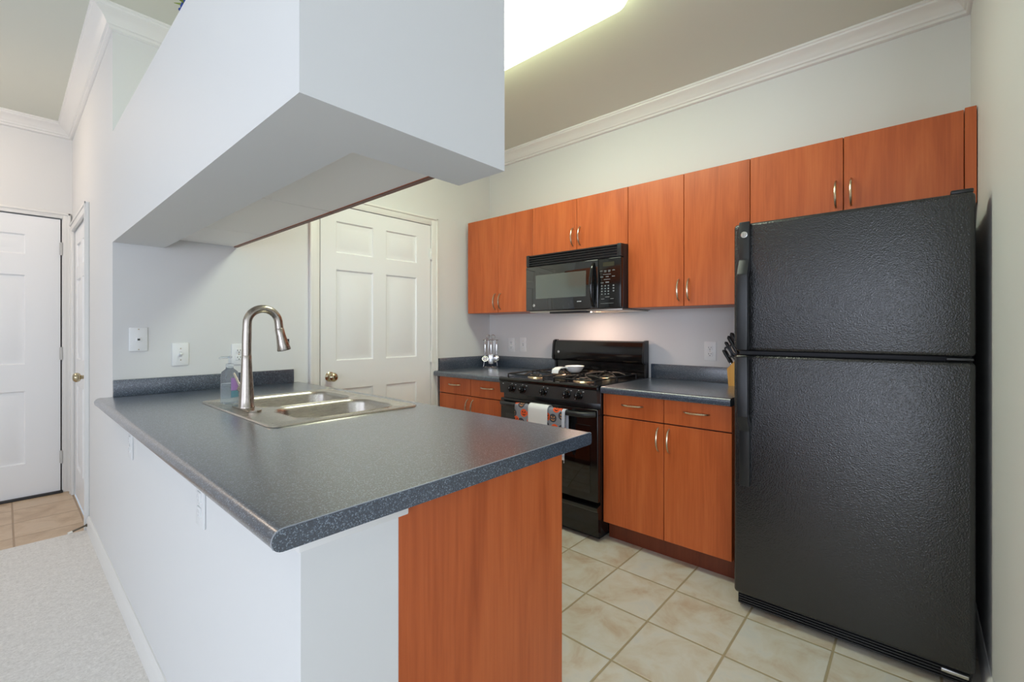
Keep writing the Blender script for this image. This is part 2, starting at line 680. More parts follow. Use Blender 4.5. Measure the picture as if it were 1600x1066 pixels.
cz = CEIL
crown = [(0.0, cz), (0.082, cz), (0.082, cz - 0.010), (0.076, cz - 0.014), (0.074, cz - 0.022), (0.062, cz - 0.030), (0.047, cz - 0.040), (0.036, cz - 0.052),
         (0.030, cz - 0.062), (0.026, cz - 0.066), (0.024, cz - 0.074), (0.016, cz - 0.078), (0.015, cz - 0.090), (0.006, cz - 0.096), (0.0, cz - 0.096)]
cpath = [(-3.2, YF), (XP, YF), (XP, YE), (XB, YE), (XB, YR), (1.45, YR)]
for i, mb in enumerate(sweep(cpath, crown)):
    struct('trim_%d' % (i + 1), mb, 'trim', ['white crown moulding over the entry wall', 'white crown moulding along the hall wall', 'white crown moulding over the sink wall',
           'white crown moulding above the cabinets', 'white crown moulding over the right-hand wall'][i], 'moulding')
bb = [(0.0, 0.0), (0.014, 0.0), (0.014, 0.066), (0.009, 0.080), (0.004, 0.086), (0.0, 0.086)]
struct('baseboard_left', sweep([(XP, CY0 - 0.065), (XP, 0.812), (0.552, 0.812)], bb)[0], 'trim', 'white baseboard along the half wall and hall', 'baseboard')
struct('baseboard_front', sweep([(XP, CY0 - 0.065), (XP, 0.812), (0.552, 0.812)], bb)[1], 'trim')
struct('baseboard_right', sweep([(XB, YR), (1.45, YR)], bb)[0], 'trim', 'white baseboard beside the refrigerator', 'baseboard')


# ------------------------------------------------------------------ panelled doors
def panel_door(mb, wdt, hgt, th, panels):
    """front face in plane y=0 looking to -y, local x 0..wdt, z 0..hgt"""
    xs = sorted({0.0, wdt} | {p[0] for p in panels} | {p[1] for p in panels})
    zs = sorted({0.0, hgt} | {p[2] for p in panels} | {p[3] for p in panels})
    bm = mb.bm
    V = {}
    for i, x in enumerate(xs):
        for j, z in enumerate(zs):
            V[i, j] = bm.verts.new((x, 0, z))
    pf = []
    for i in range(len(xs) - 1):
        for j in range(len(zs) - 1):
            f = bm.faces.new((V[i, j], V[i + 1, j], V[i + 1, j + 1], V[i, j + 1]))
            cx, cz_ = (xs[i] + xs[i + 1]) / 2, (zs[j] + zs[j + 1]) / 2
            if any(p[0] < cx < p[1] and p[2] < cz_ < p[3] for p in panels):
                pf.append(f)
    bm.normal_update()
    for th_, dp in ((0.008, -0.009), (0.007, -0.001), (0.028, 0.007)):
        bmesh.ops.inset_individual(bm, faces=pf, thickness=th_, depth=dp, use_even_offset=True)
    # edges and back of the slab
    a = [bm.verts.new(p) for p in ((0, 0, 0), (wdt, 0, 0), (wdt, 0, hgt), (0, 0, hgt))]
    b = [bm.verts.new(p) for p in ((0, th, 0), (wdt, th, 0), (wdt, th, hgt), (0, th, hgt))]
    for i in range(4):
        bm.faces.new((a[i], b[i], b[(i + 1) % 4], a[(i + 1) % 4]))
    bm.faces.new(b[::-1])


def panels_for(wdt, st, mid, rows):
    c = wdt / 2
    res = []
    for z0, z1 in rows:
        res.append((st, c - mid / 2, z0, z1))
        res.append((c + mid / 2, wdt - st, z0, z1))
    return res


def casing(mb, x0, x1, ztop, wd=0.06, th=0.018, y=0.0):
    """flat two-step casing on a wall plane y, sticking out to -y; x0,x1 inner edges"""
    for a, b in ((x0 - wd, x0), (x1, x1 + wd)):
        mb.box(a, b, y - th, y, 0, ztop + wd, 0.003)
    mb.box(x0, x1, y - th, y, ztop, ztop + wd, 0.003)
    for a, b in ((x0 - wd, x0 - wd + 0.016), (x1 + wd - 0.016, x1 + wd)):
        mb.box(a, b, y - th - 0.006, y - th + 0.002, 0, ztop + wd, 0.003)
    mb.box(x0 - wd, x1 + wd, y - th - 0.006, y - th + 0.002, ztop + wd - 0.016, ztop + wd, 0.003)


def knob(mb, c, axis):
    mb.lathe([(0.032, 0.0), (0.032, 0.004), (0.026, 0.008), (0.012, 0.012), (0.012, 0.030), (0.024, 0.036), (0.029, 0.046), (0.029, 0.056), (0.022, 0.066), (0.010, 0.070), (0.0, 0.0705)], c, axis, 24)


def hinge(mb, x, z, y=0.0):
    mb.box(x - 0.012, x + 0.014, y - 0.004, y + 0.001, z - 0.045, z + 0.045, 0.001)
    mb.tube([(x, y - 0.010, z - 0.047), (x, y - 0.010, z + 0.047)], 0.0065, 8)


# pantry door: slab 1.362..2.247
DW = 0.885
pr = [(1.468 - 1.362, 1.743 - 1.362), (1.847 - 1.362, 2.117 - 1.362)]
pan = []
for z0, z1 in ((0.21, 0.805), (0.995, 1.600), (1.712, 1.920)):
    for a, b in pr:
        pan.append((a, b, z0, z1))
mb = MB()
panel_door(mb, DW, 2.022, 0.036, pan)
d1 = mb.build('door_1', 'door', loc=(1.362, YE - 0.010, 0.012))
tag(d1, 'white six-panel pantry door in the sink wall', 'door', kind='structure')
mb = MB(); knob(mb, (0.062, 0, 0.893), (0, -1, 0)); mb.build('door_knob', 'brass', d1)
for z in (0.25, 0.99, 1.80):
    mb = MB(); hinge(mb, DW + 0.004, z, -0.004); mb.build('hinge', 'trim', d1)
mb = MB(); casing(mb, DX0, DX1, DZ - 0.004, y=YE)
mb.box(DX0, DX0 + 0.004, YE - 0.012, YE + 0.12, 0, DZ).box(DX1 - 0.004, DX1, YE - 0.012, YE + 0.12, 0, DZ).box(DX0, DX1, YE - 0.012, YE + 0.12, DZ - 0.004, DZ)
struct('trim_7', mb, 'trim', 'white casing around the pantry door', 'door casing')

# entry door
EW = 0.900
er = [(0.115, 0.375), (0.530, 0.722)]
pan = []
for z0, z1 in ((0.235, 0.757), (0.948, 1.590), (1.738, 1.882)):
    for a, b in ((0.183, 0.375), (0.530, 0.722)):
        pan.append((a, b, z0, z1))
mb = MB()
panel_door(mb, EW, 2.018, 0.04, pan)
d2 = mb.build('door_2', 'door', loc=(EX1 - 0.012 - EW, YF - 0.004, 0.016))
M_ = MB().box(-0.012, EW + 0.012, 0.041, 0.048, -0.014, 2.026)
M_.build('dark_backing', 'slot', d2)  # added dark sheet behind the slab, keeps bright sky out of the gap
tag(d2, 'white panelled entry door at the end of the hall', 'door', kind='structure')
for z in (0.25, 1.02, 1.80):
    mb = MB(); hinge(mb, EW + 0.006, z, -0.002); mb.build('hinge', 'hinge', d2)
mb = MB(); casing(mb, EX0, EX1, DZ, wd=0.042, y=YF)
mb.box(EX0, EX0 + 0.004, YF, YF + 0.12, 0, DZ).box(EX1 - 0.004, EX1, YF, YF + 0.12, 0, DZ).box(EX0, EX1, YF + 0.05, YF + 0.12, DZ - 0.006, DZ)
struct('trim_8', mb, 'trim', 'white casing around the entry door', 'door casing')
struct('trim_9', box(EX0, EX1, YF - 0.03, YF + 0.1, 0.0, 0.014, 0.003), 'slot', 'dark threshold strip under the entry door', 'threshold')

# hall closet door, in the hall wall (its face looks to -x): built facing -y and turned
mb = MB()
CWD = CY1 - CY0 - 0.012
panel_door(mb, CWD, 1.918, 0.036, panels_for(CWD, 0.11, 0.1, ((0.21, 0.805), (0.995, 1.560), (1.650, 1.810))))
d3 = mb.build('door_3', 'door', loc=(XP + 0.004, CY1 - 0.006, 0.012))
d3.rotation_euler = (0, 0, -PI / 2)
tag(d3, 'white closet door in the hall wall seen edge-on', 'door', kind='structure')
mb = MB(); knob(mb, (CWD - 0.07, 0, 0.905), (0, -1, 0)); mb.build('door_knob', 'brass', d3)
mb = MB(); casing(mb, 0, CY1 - CY0, CZ, wd=0.055, y=0)
o = mb.build('trim_10', 'trim', loc=(XP, CY1, 0))
o.rotation_euler = (0, 0, -PI / 2)
tag(o, 'white casing around the hall closet door', 'door casing', kind='structure')

# spring door stop on the hall baseboard
t = thing('door_stop', (XP - 0.014, 3.71, 0.042), 'small spring door stop with white tip on the hall baseboard', 'door stop')
mb = MB()
pts = []
for i in range(97):
    a = i / 96
    pts.append((-0.006 - 0.062 * a, -0.020 * a + 0.0045 * math.cos(a * 12 * 2 * PI), -0.012 * a + 0.0045 * math.sin(a * 12 * 2 * PI)))
mb.tube(pts, 0.0022, 5).lathe([(0.009, 0), (0.009, 0.004), (0.005, 0.007)], (0, 0, 0), (-1, 0, 0), 12)
mb.build('spring', 'spring', t)
MB().tube([(-0.066, -0.0205, -0.0125), (-0.084, -0.026, -0.016)], 0.0075, 12).build('tip', 'rubber', t)


# ------------------------------------------------------------------ wall plates
def outlet(loc, rz, label, kind='outlet', group=None, pm='plate', sm='slot'):
    t = thing({'outlet': 'wall_outlet', 'switch': 'light_switch', 'phone': 'phone_jack'}[kind], loc, label,
              {'outlet': 'outlet', 'switch': 'light switch', 'phone': 'phone jack'}[kind], group, rz)
    MB().box(-0.036, 0.036, -0.006, 0, -0.059, 0.059, 0.003).build('plate', pm, t)
    if kind == 'outlet':
        for dz in (-0.0195, 0.0195):
            r = MB().box(-0.0165, 0.0165, -0.009, -0.004, dz - 0.014, dz + 0.014, 0.003).build('receptacle', pm, t)
            s = MB().box(-0.0085, -0.006, -0.0095, -0.0085, dz - 0.002, dz + 0.007).box(0.006, 0.0085, -0.0095, -0.0085, dz - 0.001, dz + 0.007)
            s.lathe([(0.0028, 0), (0.0028, 0.0008)], (0, -0.0087, dz - 0.008), (0, -1, 0), 10)
            s.build('slots', sm, r)
        MB().lathe([(0.003, 0), (0.003, 0.0015), (0, 0.002)], (0, -0.006, 0), (0, -1, 0), 10).build('screw', 'nickel' if pm == 'plate' else pm, t)
    elif kind == 'switch':
        MB().box(-0.006, 0.006, -0.0065, -0.004, -0.013, 0.013).build('slot', 'mark', t)
        MB().box(-0.005, 0.005, -0.019, -0.004, -0.004, 0.006, 0.001, rot=Matrix.Rotation(math.radians(25), 3, 'X')).build('toggle', 'plate', t)
        for z in (-0.03, 0.03):
            MB().lathe([(0.003, 0), (0.003, 0.0015), (0, 0.002)], (0, -0.006, z), (0, -1, 0), 10).build('screw', 'nickel', t)
    else:
        MB().box(-0.010, 0.010, -0.010, -0.004, -0.010, 0.010, 0.0015).build('jack', 'plate', t)
        MB().box(-0.005, 0.005, -0.0105, -0.0095, -0.005, 0.004).build('jack_opening', 'slot', t)
        for z in (-0.05, 0.05):
            MB().lathe([(0.003, 0), (0.003, 0.0015), (0, 0.002)], (0, -0.006, z), (0, -1, 0), 10).build('screw', 'nickel', t)
    return t


outlet((0.447, YE, 1.164), 0, 'white wall plate with a phone jack left of the faucet', 'phone')
outlet((0.619, YE, 1.084), 0, 'white toggle switch between the phone jack and the faucet', 'switch')
outlet((0.892, YE, 1.073), 0, 'white double outlet on the sink wall right behind the faucet')
outlet((XB, 2.612, 1.084), -PI / 2, 'white outlet plate beside the utensil rack, nearest the corner')
outlet((XB, 2.481, 1.088), -PI / 2, 'white switch plate on the wall just left of the range', 'switch')
outlet((XB, 0.960, 1.080), -PI / 2, 'white double outlet between the range and the knife block')
outlet((XP, 2.392, 0.745), -PI / 2, 'white outlet on the half wall, the farther one under the counter edge', pm='wall', sm='mark')
outlet((XP, 1.408, 0.752), -PI / 2, 'white outlet on the half wall, nearer the free end of the counter', pm='wall', sm='mark')


# ------------------------------------------------------------------ cabinets
def pull(parent, c, vertical, L=0.125, out=0.026):
    """bowed bar pull on a face looking to -x; c is the centre on the face"""
    pts, rs = [], []
    n = 14
    for i in range(n + 1):
        a = -1 + 2 * i / n
        s = a * L / 2
        x = c[0] - 0.004 - out * (1 - a * a) ** 0.75 if abs(a) < 1 else c[0] + 0.001
        pts.append((x, c[1], c[2] + s) if vertical else (x, c[1] + s, c[2]))
        rs.append(0.0042 + 0.0012 * (1 - a * a))
    return MB().tube(pts, rs, 8).build('handle', 'nickel', parent)


def front(parent, name, x, y0, y1, z0, z1, th=0.019, key='wood'):
    g = 0.0016
    return box(x, x + th, y0 + g, y1 - g, z0 + g, z1 - g, 0.0012, 1).build(name, key, parent)


def upper(loc_y0, y1, zb, zt, xf, split, hz, label, doors=True, filler=None):
    """wall cabinet with two doors, fronts at x=xf"""
    t = thing('wall_cabinet', (XB, (loc_y0 + y1) / 2, zb), label, 'cabinet', 'cherry wall cabinets')
    ox, oy = XB, (loc_y0 + y1) / 2
    X = xf - ox
    mb = MB().box(X + 0.020, 0, loc_y0 - oy + 0.001, y1 - oy - 0.001, 0.001, zt - zb)
    mb.build('carcass', 'wood', t)
    box(X + 0.0185, X + 0.0200, loc_y0 - oy + 0.003, y1 - oy - 0.003, 0.003, zt - zb - 0.003).build('front_frame', 'edge', t)
    for a, b, hy in ((loc_y0, split, split - 0.029), (split, y1, split + 0.029)):
        d = front(t, 'door', X, a - oy, b - oy, 0, zt - zb)
        pull(d, (X, hy - oy, hz - zb), True)
    if filler:
        box(X - 0.002, X + 0.05, filler[0] - oy, filler[1] - oy, 0, zt - zb + 0.004, 0.001, 1).build('filler_strip', 'wood', t)
    return t


ZT = 2.108
upper(2.118, 2.818, 1.347, ZT, 2.60, 2.469, 1.436, 'tall cherry wall cabinet in the corner, left of the microwave')
upper(1.350, 2.118, 1.748, ZT, 2.60, 1.731, 1.848, 'short cherry wall cabinet directly above the microwave')
upper(0.653, 1.350, 1.347, ZT, 2.60, 1.000, 1.442, 'tall cherry wall cabinet between the microwave and the refrigerator')
upper(-0.142, 0.653, 1.722, ZT, 2.60, 0.257, 1.846, 'short cherry wall cabinet above the refrigerator', filler=(-0.177, -0.143))


def lower(y0, y1, split, xf, label, kick=True):
    oy = (y0 + y1) / 2
    t = thing('base_cabinet', (XB, oy, 0), label, 'cabinet', 'cherry base cabinets by the range')
    X = xf - XB
    box(X + 0.020, -0.002, y0 - oy + 0.001, y1 - oy - 0.001, 0.105, 0.849).build('carcass', 'wood', t)
    box(X + 0.0185, X + 0.0200, y0 - oy + 0.003, y1 - oy - 0.003, 0.108, 0.849).build('front_frame', 'edge', t)
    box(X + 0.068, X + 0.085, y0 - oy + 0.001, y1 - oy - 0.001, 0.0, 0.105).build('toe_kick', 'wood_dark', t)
    for a, b, hy in ((y0, split, split - 0.029), (split, y1, split + 0.029)):
        d = front(t, 'door', X, a - oy, b - oy, 0.108, 0.719)
        pull(d, (X, hy - oy, 0.634), True)
        d = front(t, 'drawer', X, a - oy, b - oy, 0.722, 0.848)
        pull(d, (X, (a + b) / 2 - oy, 0.795), False, 0.128)
    return t


lower(0.655, 1.350, 0.990, 2.300, 'cherry base cabinet between the range and the refrigerator')
lower(2.113, 2.820, 2.462, 2.300, 'cherry base cabinet in the corner left of the range')


# counters on the cabinet wall: profile with rolled front edge, extruded along y
def counter_profile(xf, xb, z0, z1, r=0.014):
    pts = [(xb, z0), (xb, z1)]
    for i in range(7):
        a = PI / 2 * i / 6
        pts.append((xf + r - r * math.sin(a), z1 - r + r * math.cos(a)))
    for i in range(5):
        a = PI / 2 * i / 4
        pts.append((xf + 0.008 - 0.008 * math.cos(a), z0 + 0.008 - 0.008 * math.sin(a)))
    return pts


def shift(pts, dx, dz):
    return [(a + dx, b + dz) for a, b in pts]


t = thing('countertop', (2.6, 1.0, 0.850), 'speckled dark countertop between the range and the refrigerator', 'countertop')
MB().prism(shift(counter_profile(2.266, XB - 0.001, 0.850, CT), -2.6, -0.85), 'y', -0.346, 0.348).build('top', 'lam', t)
MB().box(XB - 0.0205 - 2.6, XB - 0.001 - 2.6, -0.346, 0.340, CT - 0.85, 0.984 - 0.85, 0.003).build('backsplash', 'lam', t)
t = thing('countertop', (2.6, 2.49, 0.850), 'speckled dark countertop in the corner under the utensil rack', 'countertop')
MB().prism(shift(counter_profile(2.266, XB - 0.001, 0.850, CT), -2.6, -0.85), 'y', 2.116 - 2.49, 2.852 - 2.49).build('top', 'lam', t)
MB().box(XB - 0.0205 - 2.6, XB - 0.001 - 2.6, 2.116 - 2.49, YE - 0.022 - 2.49, CT - 0.85, 0.984 - 0.85, 0.003).build('backsplash', 'lam', t)
MB().box(2.330 - 2.6, XB - 0.001 - 2.6, YE - 0.022 - 2.49, YE - 0.002 - 2.49, 0.845 - 0.85, 0.984 - 0.85, 0.003).build('side_splash', 'lam', t)

# ------------------------------------------------------------------ peninsula
PX0, PX1, PY0 = 0.284, 1.238, 0.768
SX0, SX1, SY0, SY1 = 0.60, 1.15, 1.59, 2.352          # sink cut-out
t = thing('peninsula_countertop', (0.76, 1.8, 0.850), 'long speckled blue-grey peninsula countertop with the sink', 'countertop')
r = 0.0195


def half_round(x, sgn, z0, z1, n=10):
    zc, rr = (z0 + z1) / 2, (z1 - z0) / 2
    return [(x + sgn * (rr - rr * math.cos(-PI / 2 + PI * i / n)) - sgn * 0, zc + rr * math.sin(-PI / 2 + PI * i / n)) for i in range(n + 1)]


L = half_round(PX0, 1, 0.850, CT)            # bottom to top along the rolled left edge
R = counter_profile(PX1, 0.9, 0.850, CT)     # rounded right edge, mirrored by sign below
R = [(2 * PX1 - a, b) for a, b in R][2:]     # top to bottom


def sh(pts):
    return [(a - 0.76, b - 0.85) for a, b in pts]


mb = MB()
RR = [(2 * PX1 - p[0] if p[0] > PX1 else p[0], p[1]) for p in R]
mb.prism(sh(L + RR), 'y', PY0 - 1.8, SY0 - 1.8)
mb.prism(sh(L + RR), 'y', SY1 - 1.8, YE - 0.001 - 1.8)
mb.prism(sh(L + [(SX0, CT), (SX0, 0.850)]), 'y', SY0 - 1.8, SY1 - 1.8)
mb.prism(sh([(SX1, 0.850), (SX1, CT)] + RR), 'y', SY0 - 1.8, SY1 - 1.8)
mb.build('top', 'lam', t)
MB().box(XP - 0.76, 1.192 - 0.76, YE - 0.021 - 1.8, YE - 0.001 - 1.8, CT - 0.85, 0.970 - 0.85, 0.002).build('backsplash', 'lam', t)
# pale seam where the top sheet meets the square-cut end
pts = [(p[0] - 0.76, PY0 - 1.8 - 0.0005, p[1] - 0.85) for p in (L[3:] + RR[:4])]
MB().tube(pts, 0.0011, 6).build('edge_seam', 'lamedge', t)

# base cabinet, dishwasher and end panel under the peninsula
t = thing('peninsula_cabinet', (0.84, 1.9, 0), 'cherry sink base cabinet with a flat end panel under the peninsula', 'cabinet')
box(0.5525 - 0.84, 1.140 - 0.84, 0.812 - 1.9, 0.832 - 1.9, 0.0, 0.8495, 0.001, 1).build('end_panel', 'wood', t)
box(0.5525 - 0.84, 1.120 - 0.84, 1.436 - 1.9, YE - 0.002 - 1.9, 0.105, 0.640).build('carcass', 'wood', t)
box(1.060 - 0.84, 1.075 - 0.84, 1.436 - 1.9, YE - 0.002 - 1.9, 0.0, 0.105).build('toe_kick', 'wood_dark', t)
box(1.105 - 0.84, 1.121 - 0.84, 1.436 - 1.9, YE - 0.002 - 1.9, 0.640, 0.849).build('apron', 'wood', t)
for a, b in ((1.438, 1.90), (1.90, 2.36), (2.36, 2.86)):
    d = box(1.121 - 0.84, 1.140 - 0.84, a + 0.002 - 1.9, b - 0.002 - 1.9, 0.108, 0.846, 0.001, 1).build('door', 'wood', t)
t = thing('dishwasher', (0.84, 1.134, 0), 'black dishwasher beside the peninsula end panel, seen edge-on', 'dishwasher')
box(0.5535 - 0.84, 1.118 - 0.84, 0.834 - 1.134, 1.434 - 1.134, 0.10, 0.845).build('tub', 'blk', t)
box(1.118 - 0.84, 1.146 - 0.84, 0.834 - 1.134, 1.434 - 1.134, 0.262, 0.845, 0.004).build('door', 'blk_gloss', t)
box(1.085 - 0.84, 1.140 - 0.84, 0.834 - 1.134, 1.434 - 1.134, 0.012, 0.248, 0.003).build('kick_panel', 'blk', t)


# wall cabinets hung behind the soffit (they open to the kitchen; their undersides show)
def soffit_cab(y0, y1, label):
    oy = (y0 + y1) / 2
    t = thing('soffit_cabinet', (0.70, oy, 1.680), label, 'cabinet', 'cabinets behind the soffit')
    box(0.553 - 0.70, 0.866 - 0.70, y0 - oy + 0.003, y1 - oy - 0.003, 0.0, ST - 1.680, 0.002, 1).build('carcass', 'white_lam', t)
    c = (y0 + y1) / 2
    for a, b in ((y0, c), (c, y1)) if y1 - y0 > 0.5 else ((y0, y1),):
        d = front(t, 'door', 0.867 - 0.70, a - oy, b - oy, -0.002, ST - 1.680, 0.018)
        box(0.8672 - 0.70, 0.8848 - 0.70, a - oy + 0.002, b - oy - 0.002, -0.0032, -0.0005).build('edge_shade_strip', 'shade_edge', d)  # shade under the door painted as a thin dark strip
    return t


soffit_cab(1.001, 1.738, 'wall cabinet with white underside behind the soffit, nearest the free end')
soffit_cab(1.738, 2.425, 'wall cabinet with white underside behind the soffit, middle of three')
soffit_cab(2.425, 2.878, 'narrow wall cabinet with white underside behind the soffit, against the sink wall')


# ------------------------------------------------------------------ sink
def rrect(x0, x1, y0, y1, r, n=6):
    pts = []
    for cx, cy, a0 in ((x1 - r, y1 - r, 0), (x0 + r, y1 - r, PI / 2), (x0 + r, y0 + r, PI), (x1 - r, y0 + r, 1.5 * PI)):
        for i in range(n + 1):
            a = a0 + PI / 2 * i / n
            pts.append((cx + r * math.cos(a), cy + r * math.sin(a)))
    return pts


t = thing('kitchen_sink', (0.875, 1.97, CT), 'double-bowl stainless steel sink set into the peninsula counter', 'sink')
ox, oy = 0.875, 1.97
bowls = [(0.705, 1.105, 1.628, 1.925), (0.705, 1.105, 1.985, 2.312)]


def local(pts, z):
    return [(a - ox, b - oy, z) for a, b in pts]


mb = MB()
bm = mb.bm
loops = []


def add_loop(pts):
    vs = [bm.verts.new(p) for p in pts]
    return vs


def bridge(A, B):
    n = len(A)
    for i in range(n):
        bm.faces.new((A[i], A[(i + 1) % n], B[(i + 1) % n], B[i]))


OUT = (0.580, 1.172, 1.568, 2.372)
o0 = add_loop(local(rrect(*OUT, 0.035), 0.0008))
o1 = add_loop(local(rrect(OUT[0] + 0.003, OUT[1] - 0.003, OUT[2] + 0.003, OUT[3] - 0.003, 0.033), 0.006))
o2 = add_loop(local(rrect(OUT[0] + 0.011, OUT[1] - 0.011, OUT[2] + 0.011, OUT[3] - 0.011, 0.028), 0.006))
o3 = add_loop(local(rrect(OUT[0] + 0.016, OUT[1] - 0.016, OUT[2] + 0.016, OUT[3] - 0.016, 0.025), 0.003))
bridge(o0, o1); bridge(o1, o2); bridge(o2, o3)
edges = [e for e in bm.edges if e.verts[0] in set(o3) and e.verts[1] in set(o3)]
for b in bowls:
    h = add_loop(local(rrect(*b, 0.075, 8), 0.003))
    for i in range(len(h)):
        edges.append(bm.edges.new((h[i], h[(i + 1) % len(h)])))
bmesh.ops.triangle_fill(bm, edges=edges, use_beauty=True, use_dissolve=False)
mb.build('deck', 'steel', t)
for b in bowls:
    mb = MB(); bm = mb.bm
    prev = add_loop(local(rrect(*b, 0.075, 8), 0.003))
    for ins, z, r in ((0.003, -0.001, 0.073), (0.006, -0.010, 0.071), (0.013, -0.120, 0.068), (0.022, -0.150, 0.064), (0.045, -0.168, 0.055), (0.085, -0.174, 0.04)):
        cur = add_loop(local(rrect(b[0] + ins, b[1] - ins, b[2] + ins, b[3] - ins, r, 8), z))
        bridge(prev, cur)
        prev = cur
    bm.faces.new(prev)
    o = mb.build('bowl', 'steel', t, angle=60)
    cx, cy = (b[0] + b[1]) / 2 - ox, (b[2] + b[3]) / 2 - oy
    MB().lathe([(0.044, 0), (0.044, 0.002), (0.036, 0.003), (0.030, -0.004), (0.0, -0.005)], (cx, cy, -0.1735), (0, 0, 1), 24).build('drain', 'chrome', o)
    # raised lip around each bowl
    mb = MB()
    mb.tube(local(rrect(b[0] - 0.004, b[1] + 0.004, b[2] - 0.004, b[3] + 0.004, 0.079, 8), 0.0032), 0.0017, 6, closed=True)
    mb.build('bowl_lip', 'steel', o)

# faucet
t = thing('faucet', (0.655, 2.02, CT + 0.0035), 'tall brushed-nickel pull-down faucet on the sink deck', 'faucet')
mb = MB()
mb.prism([(0.058 * math.cos(a) * 0.44, math.copysign(0.085, math.sin(a)) * 1.0 + 0.026 * math.sin(a)) for a in [2 * PI * i / 32 + 0.05 for i in range(32)]], 'z', 0.0, 0.006)
mb.build('base_plate', 'faucet', t)
MB().lathe([(0.030, 0.006), (0.030, 0.010), (0.0285, 0.013), (0.0265, 0.05), (0.0235, 0.10), (0.0205, 0.15), (0.0190, 0.19), (0.0182, 0.215), (0.0178, 0.216)], (0, 0, 0), (0, 0, 1), 28).build('body', 'faucet', t)
pts = [(0, 0, 0.214), (0.0, 0, 0.26), (0.001, 0, 0.30), (0.002, 0, 0.335)]
R0, cx, cz0 = 0.0605, 0.0625, 0.345
for i in range(1, 17):
    a = PI - (PI * 0.94) * i / 16
    pts.append((cx + R0 * math.cos(a), 0, cz0 + R0 * 1.0 * math.sin(a)))
pts.append((0.1255, 0, 0.325))
MB().tube(pts, [0.0172] * 3 + [0.0165] * (len(pts) - 3), 16).build('spout', 'faucet', t)
e0, e1 = Vector((0.1255, 0, 0.326)), Vector((0.146, 0, 0.232))
dr = (e1 - e0)
sh_ = MB().lathe([(0.0160, 0.0), (0.0178, 0.003), (0.0185, 0.03), (0.0228, 0.065), (0.0272, dr.length - 0.004), (0.0262, dr.length), (0.020, dr.length + 0.001), (0.019, dr.length - 0.004), (0.0, dr.length - 0.004)], e0, dr, 22).build('spray_head', 'faucet', t)
MB().box(0.021, 0.0265, -0.006, 0.006, -0.010, 0.012, 0.0015).build('spray_button', 'blk', sh_, loc=(e0 + dr * 0.62)[:])
mb = MB().tube([(-0.004, 0.016, 0.068), (-0.010, 0.044, 0.080)], [0.013, 0.0125], 14)
h = mb.build('handle_hub', 'faucet', t)
MB().tube([(-0.008, 0.038, 0.080), (-0.014, 0.056, 0.106), (-0.022, 0.078, 0.140)], [0.0062, 0.0052, 0.0048], 10).build('lever', 'faucet', t)

# soap bottle
t = thing('soap_bottle', (0.654, 2.222, CT + 0.0035), 'clear pump soap bottle with a purple label beside the faucet', 'soap bottle', rz=PI / 2)
MB().lathe([(0.028, 0.0), (0.035, 0.004), (0.036, 0.02), (0.035, 0.115), (0.031, 0.138), (0.016, 0.150), (0.014, 0.160)], (0, 0, 0), (0, 0, 1), 24, 0.66, 1.0).build('bottle', 'clear', t)
MB().lathe([(0.026, 0.003), (0.032, 0.007), (0.033, 0.02), (0.032, 0.088), (0.0, 0.0885)], (0, 0, 0), (0, 0, 1), 24, 0.64, 1.0).build('soap', 'gel', t)


def curved_label(y0, y1, z0, z1, key, parent, n=8):
    mb = MB(); bm_ = mb.bm
    A, B = [], []
    for i in range(n + 1):
        y = y0 + (y1 - y0) * i / n
        x = -0.0362 * 0.66 * math.sqrt(max(0.0, 1 - (y / 0.0362) ** 2)) - 0.0006
        A.append(bm_.verts.new((x, y, z0))); B.append(bm_.verts.new((x, y, z1)))
    for i in range(n):
        bm_.faces.new((A[i], A[i + 1], B[i + 1], B[i]))
    return mb.build('label', key, parent)


lb = curved_label(-0.029, 0.002, 0.058, 0.112, 'purple', t)
lb = curved_label(-0.029, 0.002, 0.028, 0.056, 'teal', t)
mb = MB().lathe([(0.015, 0.158), (0.015, 0.172), (0.006, 0.174), (0.0045, 0.196), (0.009, 0.197), (0.009, 0.204), (0.0, 0.206)], (0, 0, 0), (0, 0, 1), 16)
mb.tube([(0, 0.002, 0.200), (0, 0.032, 0.200), (0, 0.040, 0.195)], 0.0045, 8)
mb.build('pump', 'clear', t)


# ------------------------------------------------------------------ emblem (round badge with a script-like swirl)
def emblem(parent, c, axis, r, name='badge'):
    mb = MB().mat('chrome').lathe([(r, 0), (r, 0.0015), (r * 0.86, 0.002), (r * 0.82, 0.0012), (0, 0.0012)], c, axis, 24)
    a = Vector(axis).normalized()
    q = Vector((0, 0, 1)).rotation_difference(a)
    mb.mat('greymark')
    for s in (-1, 1):
        pts = []
        for i in range(14):
            u = 2 * PI * i / 13
            pts.append(Vector(c) + q @ Vector((s * r * 0.28 + r * 0.26 * math.cos(u * 0.85), r * 0.36 * math.sin(u * 0.85), 0.0016)))
        mb.tube(pts, r * 0.06, 5)
    return mb.build(name, None, parent)


